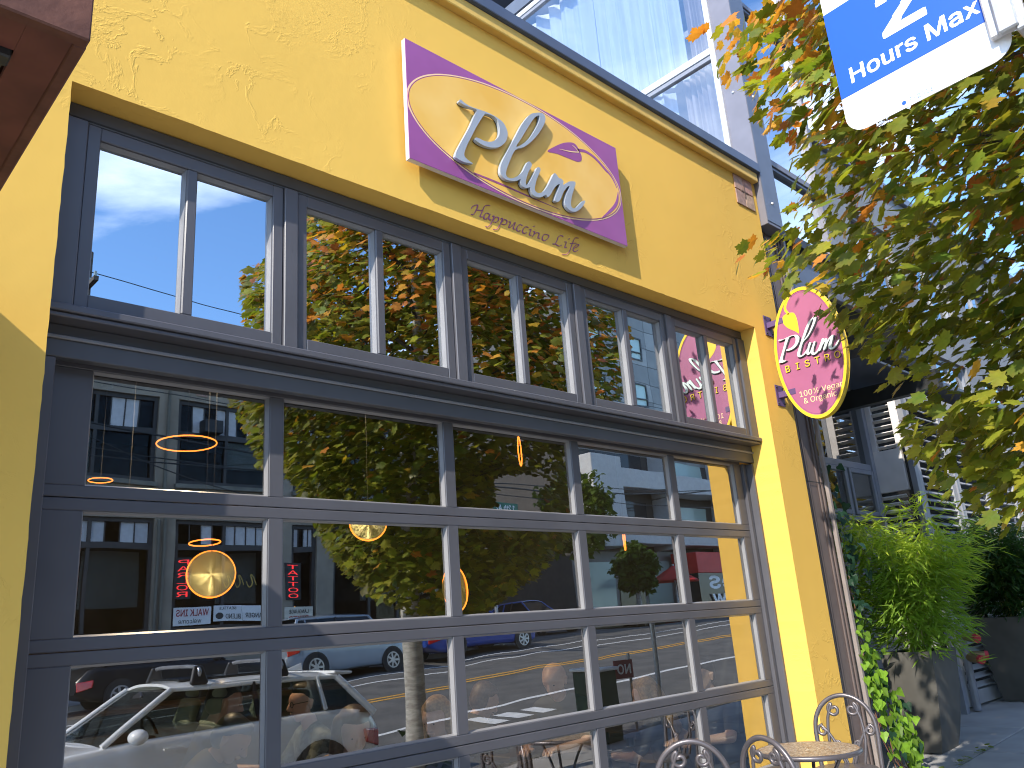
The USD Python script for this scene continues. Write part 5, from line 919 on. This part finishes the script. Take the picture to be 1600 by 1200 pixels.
    if inside:
        t.add('cabin_floor', bx(xc+.3, xa-.1, -wb*.95, wb*.95, .60, .64), TRIM); t.add('dashboard', hull_mesh([(xa-.05, -wb*.9, zB(xa)-.04), (xa-.05, wb*.9, zB(xa)-.04), (xa-.5, wb*.9, zB(xa)-.0), (xa-.5, -wb*.9, zB(xa)-.0)], 0.05), TRIM)
        for x, ys_ in ((0.02, (-.38, .38)), (-.95, (-.42, 0, .42))):
            for y in ys_:
                s_ = t.add('seat', hull_mesh([(x+.30, y-.2, .72), (x+.30, y+.2, .72), (x-.2, y-.2, .70), (x-.2, y+.2, .70)], 0.06), SEATC); t.add('seat_back', hull_mesh([(x-.18, y-.19, .72), (x-.18, y+.19, .72), (x-.36, y-.17, 1.20), (x-.36, y+.17, 1.20)], 0.055), SEATC, parent=s_); t.add('headrest', hull_mesh([(x-.38, y-.09, 1.31), (x-.38, y+.09, 1.31), (x-.39, y, 1.36)], 0.045), SEATC, parent=s_)
        t.add('steering_wheel', tube([(xa-.62+.06*math.sin(a), -.38+.18*math.cos(a), .98+.17*math.sin(a)) for a in np.linspace(0, 2*np.pi, 25)], 0.016, 6), TRIM)
        t.add('inner_mirror', hull_mesh([(xr+.10, -.10, zr_-.16), (xr+.10, .10, zr_-.16), (xr+.08, 0, zr_-.12)], 0.02), TRIM)
    return t
def hull_mesh(pts, r_): return trimesh.Trimesh(*(lambda m: (m.vert_properties[:, :3], m.tri_verts))(hull_([(p, r_) for p in pts]).to_mesh()))
paint = lambda n, c, m=0.0: plain(n, c, 0.3, m, coat=1.0)
car('white crossover with roof bars and cream seats parked at the near kerb', (3.95, -6.25, float(gnd(4, -6.25))), math.pi, paint('white_car_paint', (0.85, 0.85, 0.83)), 4.45, 1.84, 1.50, 'suv', True, True)
car('black saloon with red tail light parked on the far side', (8.15, -17.2, float(gnd(8, -17.2))), 0.0, plain('black_car_paint', (0.008, 0.008, 0.009), 0.35), 4.6, 1.82, 1.46, 'sedan')
car('silver blue people carrier parked on the far side', (12.75, -17.2, float(gnd(12.7, -17.2))), 0.0, paint('silver_blue_paint', (0.30, 0.36, 0.43), 0.4), 3.9, 1.8, 1.66, 'van')
car('bright blue car parked beyond the tree trunk reflection', (17.6, -17.2, float(gnd(17.6, -17.2))), 0.0, paint('blue_car_paint', (0.02, 0.06, 0.28)), 4.4, 1.8, 1.48, 'sedan')
car('second blue car standing in the side street', (24.6, -21.5, float(gnd(24.6, -18.0))), math.pi/2, paint('mid_blue_paint', (0.03, 0.10, 0.36)), 4.3, 1.8, 1.5, 'sedan')
# ------------------------------------------------------------------ across the street
TAN = mat('tan_render', (0.29, 0.25, 0.195), 0.85, var=0.15, vscale=1.2, bump=0.3, bscale=40); TANG = mat('grey_green_render', (0.17, 0.165, 0.135), 0.8, var=0.15, vscale=2); DKF = mat('dark_timber_frame', (0.045, 0.042, 0.04), 0.5, var=0.15); BLIND = mat('pale_blind', (0.55, 0.56, 0.58), 0.8, var=0.06); OPG = glass('old_window_glass', 0.0, (0.6, 0.62, 0.6), 0.0, slope=0.5)
PAINTR = mat('red_sign_paint', (0.35, 0.03, 0.03), 0.5)
Yb = -22.0
T = Thing('corner_block', 'old tan rendered two storey building with dark timber shop windows', 'building', (10, -24, 0))
bays = [(-6.5, -3.4), (-2.65, .45), (1.2, 4.3), (5.75, 9.42), (10.06, 13.3), (13.95, 14.9), (15.55, 19.8)]
rects = [(a, b, 6.75, 9.42) for a, b in bays]+[(a, b, 2.25, 5.65) for a, b in bays]
wl_ = sbox(-9, 0, 20.4, 11.1)
for a, b, z0, z1 in rects: wl_ = wl_.difference(sbox(a, z0, b, z1))
T.add('wall', across(ext(wl_, 0.35), 0, Yb-0.35, 0).apply_scale((1, 1, 1)) if False else frame(ext(affinity.scale(wl_, -1, 1, origin=(0, 0)), 0.35), (0, Yb-0.35, 0), (-1, 0, 0), (0, 0, 1)), TAN)
T.add('side_wall', bx(20.1, 20.4, -34, Yb-.351, 0, 11.1), TAN); T.add('side_wall', bx(-9, -8.7, -34, Yb-.351, 0, 11.1), TAN); T.add('roof', bx(-8.6, 20.0, -34, Yb-0.36, 10.5, 10.6), DKF); T.add('parapet', cbx(-9.05, 20.45, Yb-.45, Yb+.08, 11.102, 11.25, .01), TAN); T.add('string_course', cbx(-9, 20.4, Yb+.001, Yb+.10, 5.95, 6.15, .01), TANG); T.add('inner_floor', bx(-8.6, 20.0, -33, Yb-.36, 5.9, 6.1), INTD); T.add('back_wall', bx(-8.6, 20.0, -27.0, -26.9, 0, 10.5), INTD)
rr = random.Random(9)
for (a, b, z0, z1) in rects:
    up_ = z0 > 6; zb_ = z1-(1.05 if up_ else 0.75); w = b-a; n = max(1, round(w/1.55))
    T.add('window_frame', cat_([bx(a+.002, a+.12, Yb-.24, Yb-.1, z0, z1), bx(b-.12, b-.002, Yb-.24, Yb-.1, z0, z1), bx(a+.121, b-.121, Yb-.24, Yb-.1, z1-.13, z1), bx(a+.121, b-.121, Yb-.24, Yb-.1, z0, z0+.13), bx(a+.121, b-.121, Yb-.25, Yb-.09, zb_-.16, zb_+.02)]), DKF)
    for k in range(n):
        x0, x1 = a+.12+(w-.24)*k/n, a+.12+(w-.24)*(k+1)/n
        if k: T.add('window_post', bx(x0-.05, x0+.05, Yb-.241, Yb-.099, z0+.13, z1-.13), DKF)
        p = T.add('pane', bx(x0+.06, x1-.06, Yb-.19, Yb-.185, z0+.13, zb_-.16), OPG)
        T.add('glazing_bars', cat_([bx(x0+(x1-x0)*j/4-.018, x0+(x1-x0)*j/4+.018, Yb-.20, Yb-.16, zb_+.02, z1-.13) for j in (1, 2, 3)]), DKF, parent=p)
        for j in range(4):
            xx0, xx1 = x0+(x1-x0)*j/4, x0+(x1-x0)*(j+1)/4; lit = rr.random() < (0.5 if up_ else 0.6)
            T.add('small_pane', bx(xx0+.018, xx1-.018, Yb-.185, Yb-.18, zb_+.02, z1-.13), BLIND if lit else OPG)
        if up_ and rr.random() < 0.7: T.add('blind', bx(x0+.05, x1-.05, Yb-.30, Yb-.29, z0+.13+rr.choice((0, 0, .5)), zb_-.17), BLIND)
        if not up_: T.add('shop_backing', bx(x0+.05, x1-.05, Yb-.8, Yb-.78, z0+.8, zb_-.17), BLIND if rr.random() < .6 else INTD)
    T.add('sill', cbx(a-.05, b+.05, Yb+.001, Yb+.12, z0-.14, z0-.002, .01), TANG)
for x in (9.52, 9.70): T.add('drain_pipe', tube([(x, Yb+.07, 2.0), (x, Yb+.07, 10.5 if x > 9.6 else 5.6)], 0.05, 10), TANG, smooth=True)
T.add('wall_vent', bx(10.6, 10.95, Yb+.001, Yb+.03, 9.62, 9.9), PLQ[0]); q = T.add('air_conditioner', cbx(10.75, 11.35, Yb-.1, Yb+.35, 8.35, 8.8, .02), BLACKM)
T.add('chimney_flue', tube([(10.13, Yb-1.0, 10.6), (10.13, Yb-1.0, 12.6)], 0.11, 12), BLACKM, smooth=True); T.add('flue_cap', tube([(10.13, Yb-1.0, 12.55), (10.13, Yb-1.0, 12.75)], 0.16, 12), BLACKM)
def board(name, label, cat, x, z, w, h, m, y=Yb-.06):
    t = Thing(name, label, cat, (x, y, z)); t.add('board', bx(x-w/2, x+w/2, y-.01, y, z-h/2, z+h/2), m); return t
def words(t, s, x, z, h, m, y=Yb-.058, width=None, bold=True):
    q = text2d(s, h, bold); q.apply_translation((-q.bounds[0][0]-q.extents[0]/2, -q.bounds[0][1]-q.extents[1]/2, 0))
    if width: q.apply_scale((width/q.extents[0], 1, 1))
    t.add('lettering', across(q, x, y, z), m)
t = board('neon_sign', 'black panel with vertical red neon letters reading PARLOR', 'sign', 10.37, 3.85, 0.52, 1.32, BLACKM)
for k, chh in enumerate('PARLOR'): words(t, chh, 10.37, 4.36-0.205*k, 0.155, NEON, bold=False, width=0.34)
t = board('neon_sign', 'black panel with vertical red neon letters reading TATTOO', 'sign', 13.98, 3.75, 0.62, 1.25, BLACKM, Yb+.02)
for k, chh in enumerate('TATTOO'): words(t, chh, 13.98, 4.24-0.195*k, 0.14, NEON, Yb+.022, width=0.40, bold=False)
for x, z in ((14.2, 4.62), (14.35, 2.9)):
    q = trimesh.creation.icosphere(2, 0.05); q.apply_translation((x, Yb-.6, z)); t = Thing('shop_bulb', 'warm bulb glowing %s the neon panel' % ('above' if z > 4 else 'below'), 'lamp', (x, Yb-.6, z)); t.add('bulb', q, WARMB, smooth=True); t.add('cord', tube([(x, Yb-.6, z+.05), (x, Yb-.6, 5.6)], 0.01, 5), BLACKM)
t = board('window_banner', 'white window banner reading WALK INS welcome', 'banner', 10.72, 2.68, 1.16, 0.52, WHITE); words(t, 'WALK INS', 10.72, 2.78, 0.19, PAINTR, width=1.0); words(t, 'welcome', 10.65, 2.54, 0.13, DKF, width=0.7, bold=False)
t = board('window_banner', 'white window banner reading BLEND with a dark emblem', 'banner', 11.86, 2.72, 0.96, 0.48, WHITE); words(t, 'BLEND', 12.04, 2.62, 0.14, DKF, width=0.5); words(t, 'SEATTLE', 11.86, 2.87, 0.08, DKF, width=0.6); t.add('emblem', across(ext(affinity.scale(Point(0, 0).buffer(1), .13, .10), .002), 11.58, Yb-.058, 2.64), DKF)
t = board('window_banner', 'white window banner reading RANGER', 'banner', 12.8, 2.72, 0.9, 0.46, WHITE); words(t, 'RANGER', 12.75, 2.66, 0.13, DKF, width=0.6)
t = board('window_banner', 'cream banner reading LANGUAGE PIKES below the second neon panel', 'banner', 14.2, 2.62, 1.15, 0.55, mat('cream_banner', (0.62, 0.58, 0.48), 0.7), Yb+.02); words(t, 'LANGUAGE', 14.2, 2.74, 0.12, DKF, Yb+.022, width=0.8); words(t, 'PIKES', 14.2, 2.52, 0.15, PAINTR, Yb+.022, width=0.8)
t = board('window_lettering', 'gold script lettering on the dark shop window', 'lettering', 12.3, 3.6, 0.02, 0.02, DKF); t.add('script', cat_([across(ext(unary_union([stroke([(x_, 0), (x_+.1, .25), (x_+.18, .30), (x_+.12, .05), (x_+.22, -.08), (x_+.32, .1)], [.012, .02, .012]) for x_ in (-.6, -.2, .2)]), .003), 12.2, Yb-.058, 3.6)]), plain('gilt', (0.5, 0.36, 0.1), 0.4, 0.6))
# modern block
GP = [mat('grey_panel_%d' % k, c, 0.6, var=0.10, vscale=0.9, detail=6) for k, c in enumerate(((0.22, 0.215, 0.20), (0.26, 0.252, 0.235), (0.185, 0.18, 0.17)))]; WHT = mat('white_balcony', (0.50, 0.485, 0.46), 0.6, var=0.05); GREENG = plain('pale_green_reflecting_glass', (0.40, 0.50, 0.45), 0.12); DKP = mat('dark_recess', (0.06, 0.055, 0.05), 0.7)
Mb = Thing('apartment_block', 'modern grey panelled apartment block with white balconies', 'building', (40, -26, 0))
Mb.add('core', bx(28.4, 62, -40, Yb-.30, 0, 17.9), DKP)
wins = [(33.9, 34.95, 15.1, 16.4), (33.9, 34.95, 12.45, 13.75), (36.9, 38.3, 15.1, 16.4), (36.9, 38.3, 12.45, 13.75), (30.4, 31.6, 15.1, 16.4), (30.4, 31.6, 12.45, 13.75), (33.9, 34.95, 10.0, 11.1), (36.9, 38.3, 10.0, 11.1), (30.4, 31.6, 10.0, 11.1)]
for i in range(24):
    for j in range(8):
        x0, x1, z0, z1 = 28.4+1.4*i, 28.4+1.4*(i+1), 9.7+1.03*j, 9.7+1.03*(j+1)
        if x1 > 62.1: continue
        pc_ = sbox(x0+.012, z0+.012, x1-.012, z1-.012)
        for w in wins: pc_ = pc_.difference(sbox(w[0], w[2], w[1], w[3]))
        if pc_.area < .02: continue
        Mb.add('panel', frame(ext(affinity.scale(pc_, -1, 1, origin=(0, 0)), 0.04), (0, Yb-.30+.002, 0), (-1, 0, 0), (0, 0, 1)), GP[rr.randrange(3)])
for a, b, z0, z1 in wins:
    p = Mb.add('window_frame', cat_([bx(a+.002, a+.09, Yb-.298, Yb-.22, z0, z1), bx(b-.09, b-.002, Yb-.298, Yb-.22, z0, z1), bx(a+.091, b-.091, Yb-.298, Yb-.22, z1-.08, z1), bx(a+.091, b-.091, Yb-.298, Yb-.22, z0, z0+.08), bx(a+.091, b-.091, Yb-.298, Yb-.225, z0+.42, z0+.48)]), DKF); Mb.add('pane', bx(a+.09, b-.09, Yb-.297, Yb-.29, z0+.08, z1-.08), GREENG, parent=p)
for z in (8.75, 6.1):
    for k in range(6):
        x0 = 29.5+5.4*k; Mb.add('balcony_parapet', cbx(x0, x0+5.1, Yb-.28, Yb+.9, z-.95, z-.05, .02), WHT); Mb.add('balcony_fin', cbx(x0+5.12, x0+5.38, Yb-.28, Yb+.95, z-1.2, z+1.4, .02), WHT)
        Mb.add('balcony_window', bx(x0+.5, x0+4.6, Yb-.298, Yb-.27, z, z+1.25), GREENG if (k+int(z)) % 2 else DG)
Mb.add('white_pier', cbx(28.6, 30.9, Yb-.29, Yb+.98, 5.0, 9.2, .02), WHT); Mb.add('base_wall', bx(28.4, 62, Yb-.299, Yb-.2, 0, 4.9), GP[1]); Mb.add('roof_edge', cbx(28.3, 62.1, Yb-.5, Yb-.2, 17.92, 18.1, .01), GP[2])
for k in range(5):
    x0 = 29.2+2.2*k; Mb.add('shop_window', bx(x0, x0+1.9, Yb-.199, Yb-.15, 1.4, 4.4), DG if k % 2 else GREENG)
RS = Thing('red_shopfront', 'red shop box with dark windows and white letters', 'shop', (37, -20.5, 1.5)); RED = mat('bright_red_cladding', (0.58, 0.03, 0.025), 0.45, var=0.06)
RS.add('fascia', cbx(35.4, 41.5, -21.9, -20.4, 3.75, 4.75, .02), RED); RS.add('base', cbx(35.4, 41.5, -21.9, -20.4, 1.2, 2.35, .02), RED); RS.add('window', bx(35.5, 41.4, -21.8, -20.5, 2.351, 3.749), DG)
for s, x, z, h in (('yes', 38.3, 3.2, .75), ('wow', 38.3, 2.45, .7)): words(RS, s, x, z, h, WHITE, -20.495 if z > 2.6 else -20.395, width=3.6)
UM = Thing('red_umbrella', 'red umbrella on a white post by the shop', 'umbrella', (33.4, -20.4, 1.4)); v = np.array([(33.4, -20.4, 4.05)]+[(33.4+1.15*math.cos(a), -20.4+1.15*math.sin(a), 3.35) for a in np.arange(8)*np.pi/4]); UM.add('canopy', trimesh.Trimesh(np.vstack([v, v-(0, 0, .05)]), [(0, 1+i, 1+(i+1) % 8) for i in range(8)]+[(9, 10+(i+1) % 8, 10+i) for i in range(8)], process=False), RED); UM.add('post', tube([(33.4, -20.4, 1.3), (33.4, -20.4, 4.1)], 0.06, 10), WHT); UM.add('base', cbx(32.9, 33.9, -20.9, -19.9, 1.15, 1.5, .03), RED)
WI = Thing('brick_hut', 'low dark brick building behind the side street trees', 'building', (23.5, -40, 0)); WI.add('wall', bx(20.6, 27.4, -44, -40, 0, 7.5), mat('dark_brick', (0.10, 0.05, 0.035), 0.8, var=0.3, vscale=4)); WI.add('door', bx(22, 23.6, -39.999, -39.95, 0.5, 3.8), PAINTR); WI.add('roof', cbx(20.4, 27.5, -44.1, -39.85, 7.502, 7.7, .01), DKF)
# street furniture
WOODP = mat('weathered_pole', (0.055, 0.04, 0.03), 0.85, var=0.25, vscale=5, wstretch=(6, 6, 0.6))
pxs = [(6.02, -19.0, 12.3, 'weathered timber power pole rising at the far left of the sky reflection'), (46.0, -19.0, 13.0, 'weathered timber power pole far up the street')]
for x, y, h, lb in pxs:
    t = Thing('power_pole', lb, 'pole', (x, y, 0)); t.add('pole', tube([(x, y, 0), (x, y, h)], [0.19, 0.13], 14), WOODP, smooth=True); t.add('crossarm', bar((x, y-.9, h-1.1), (x, y+.9, h-1.1), 0.12), WOODP); 
    for dy in (-.8, -.3, .3, .8): t.add('insulator', tube([(x, y+dy, h-1.04), (x, y+dy, h-.88)], 0.04, 8), plain('glass_insulator', (0.25, 0.3, 0.3), 0.2) if (x < 7 and dy < -.7) else '/World/Looks/glass_insulator')
def wire(label, a, b, sag, r_=0.014):
    p = [(a[0]+(b[0]-a[0])*s, a[1]+(b[1]-a[1])*s, a[2]+(b[2]-a[2])*s-4*sag*s*(1-s)) for s in np.linspace(0, 1, 40)]; tag_ = single('overhead_wire', tube(p, r_, 5), BLACKM, label, 'wire')
wire('topmost overhead wire crossing the sky reflection', (6.02, -18.7, 11.6), (46, -18.7, 12.1), .9); wire('overhead wire at the upper window heads', (-10, -18.6, 9.6), (46, -18.4, 9.7), 1.3); wire('thick cable sagging below the upper window sills', (6.02, -18.8, 7.6), (46, -18.9, 9.2), 1.6, .03); wire('second cable just under the thick one', (-10, -18.8, 7.0), (46, -18.8, 8.3), .9, .02); wire('lowest overhead cable in front of the shop heads', (6.02, -18.9, 6.9), (46, -18.9, 7.4), .7, .018); wire('service cable running diagonally from the pole to the tan wall', (6.02, -19.0, 7.4), (15.5, -21.9, 6.2), .4, .018); wire('service cable swinging across the blind in the top left pane', (11.4, -21.9, 7.4), (20, -19, 9.4), .5, .012)
SP = Thing('street_name_sign', 'green street name sign reading 12th Av on a steel post', 'sign', (19.3, -17.9, 1.0)); SP.add('post', tube([(19.55, -17.92, 0.8), (19.55, -17.92, 7.1)], 0.06, 10), GALV); SGN = mat('sign_green', (0.01, 0.14, 0.08), 0.4); SP.add('blade', bx(19.62, 20.78, -17.93, -17.91, 5.62, 5.96), SGN)
words(SP, '12th Av', 20.2, 5.79, 0.19, WHITE, -17.909, width=0.85)
NP = Thing('no_parking_sign', 'low red sign with white letters NO beside the near kerb', 'sign', (9.2, -4.35, 0.3)); zg = float(gnd(9.6, -3.7)); NP.add('post', tube([(9.62, -3.75, zg), (9.62, -3.75, 1.62)], 0.035, 10), GALV); NP.add('post', tube([(9.02, -3.75, zg), (9.02, -3.75, 1.2)], 0.02, 8), GALV); NP.add('board', bx(8.68, 9.04, -3.725, -3.71, .90, 1.12), mat('maroon_sign', (0.22, 0.02, 0.025), 0.5)); words(NP, 'NO', 8.86, 1.01, .11, WHITE, -3.709, width=.26)
BN = Thing('recycling_bin', 'dark green bin with pale rim by the low red sign', 'bin', (8.4, -3.8, .2)); zg = float(gnd(8.4, -3.8)); BN.add('box', cbx(8.14, 8.60, -4.0-.0, -3.62, zg, 1.02, .015), mat('dark_green_plastic', (0.02, 0.05, 0.025), 0.5)); BN.add('lid', cbx(8.11, 8.63, -4.03, -3.59, 1.021, 1.06, .012), WHITE)
TF = Thing('flower_tub', 'low dark clump of planting at the foot of the maple', 'plant', (TX, TY, float(gnd(TX, TY)))); r = np.random.RandomState(8); pp = np.stack([TX+r.normal(0, .22, 160), TY+r.normal(0, .22, 160), float(gnd(TX, TY))+np.abs(r.normal(.18, .16, 160))], 1)
v, f, co = leaves(ISH, IFC, pp, np.stack([r.normal(0, 1, 160), r.normal(0, 1, 160), r.uniform(-.3, .8, 160)], 1), np.tile((0, 0, 1.0), (160, 1))+r.normal(0, .3, (160, 3)), r.uniform(.06, .13, 160), np.tile((0.02, 0.04, 0.015), (160, 1))); TF.add('leaf_mass', trimesh.Trimesh(v, f, process=False), LEAFM, kind='stuff', col=co)
# trees of the side street
def far_tree(x, y, zc_, R, label, seed, tone):
    r = np.random.RandomState(seed); z0 = float(gnd(x, max(y, -18.0))); t = Thing('street_tree', label, 'tree', (x, y, z0)); t.add('trunk', tube(spline([(x, y, z0-.1), (x+.1, y, z0+1.5), (x, y, zc_+R*.5)], 6), np.linspace(.16, .04, 13), 10), BARK, smooth=True)
    for k in range(7):
        a = k*2.4; t.add('branch', tube([(x, y, zc_-R*.6+.15*k), (x+.7*R*math.cos(a), y+.7*R*math.sin(a), zc_+.1*k)], [.05, .015], 6), TWIG)
    n = 2600; c_ = r.normal(0, 1, (n, 3)); c_ /= np.linalg.norm(c_, axis=1, keepdims=True); c_ = c_*(r.uniform(.35, 1, n)**.5)[:, None]*np.array((R, R, R*1.1))*(0.45+1.05*meshkit.fbm(c_*2.6+seed, 3, seed))[:, None]+(x, y, zc_)
    v, f, co = leaves(ISH, IFC, c_, np.stack([r.normal(0, 1, n), r.normal(0, 1, n), r.normal(-.5, .4, n)], 1), r.normal(0, .6, (n, 3))+(0, 0, 1), r.uniform(.16, .30, n), np.clip(np.array(tone)*r.uniform(.6, 1.3, (n, 1)), 0.005, .5)); t.add('crown', trimesh.Trimesh(v, f, process=False), LEAFM, kind='stuff', col=co)
far_tree(25.6, -19.4, 6.0, 1.6, 'leafy green tree on the far corner by the side street', 31, (0.10, 0.14, 0.02)); far_tree(30.0, -20.0, 3.9, 1.0, 'smaller green tree in front of the modern block', 32, (0.07, 0.12, 0.02)); far_tree(21.6, -25.0, 7.0, 3.0, 'tall tree down the side street', 33, (0.06, 0.10, 0.02)); far_tree(45, -19.6, 6.0, 2.2, 'street tree before the far end of the modern block', 34, (0.10, 0.13, 0.02))
far_tree(16.4, -2.9, 4.9, 2.7, 'second street maple farther along the kerb, golden in the side window', 35, (0.26, 0.19, 0.03))
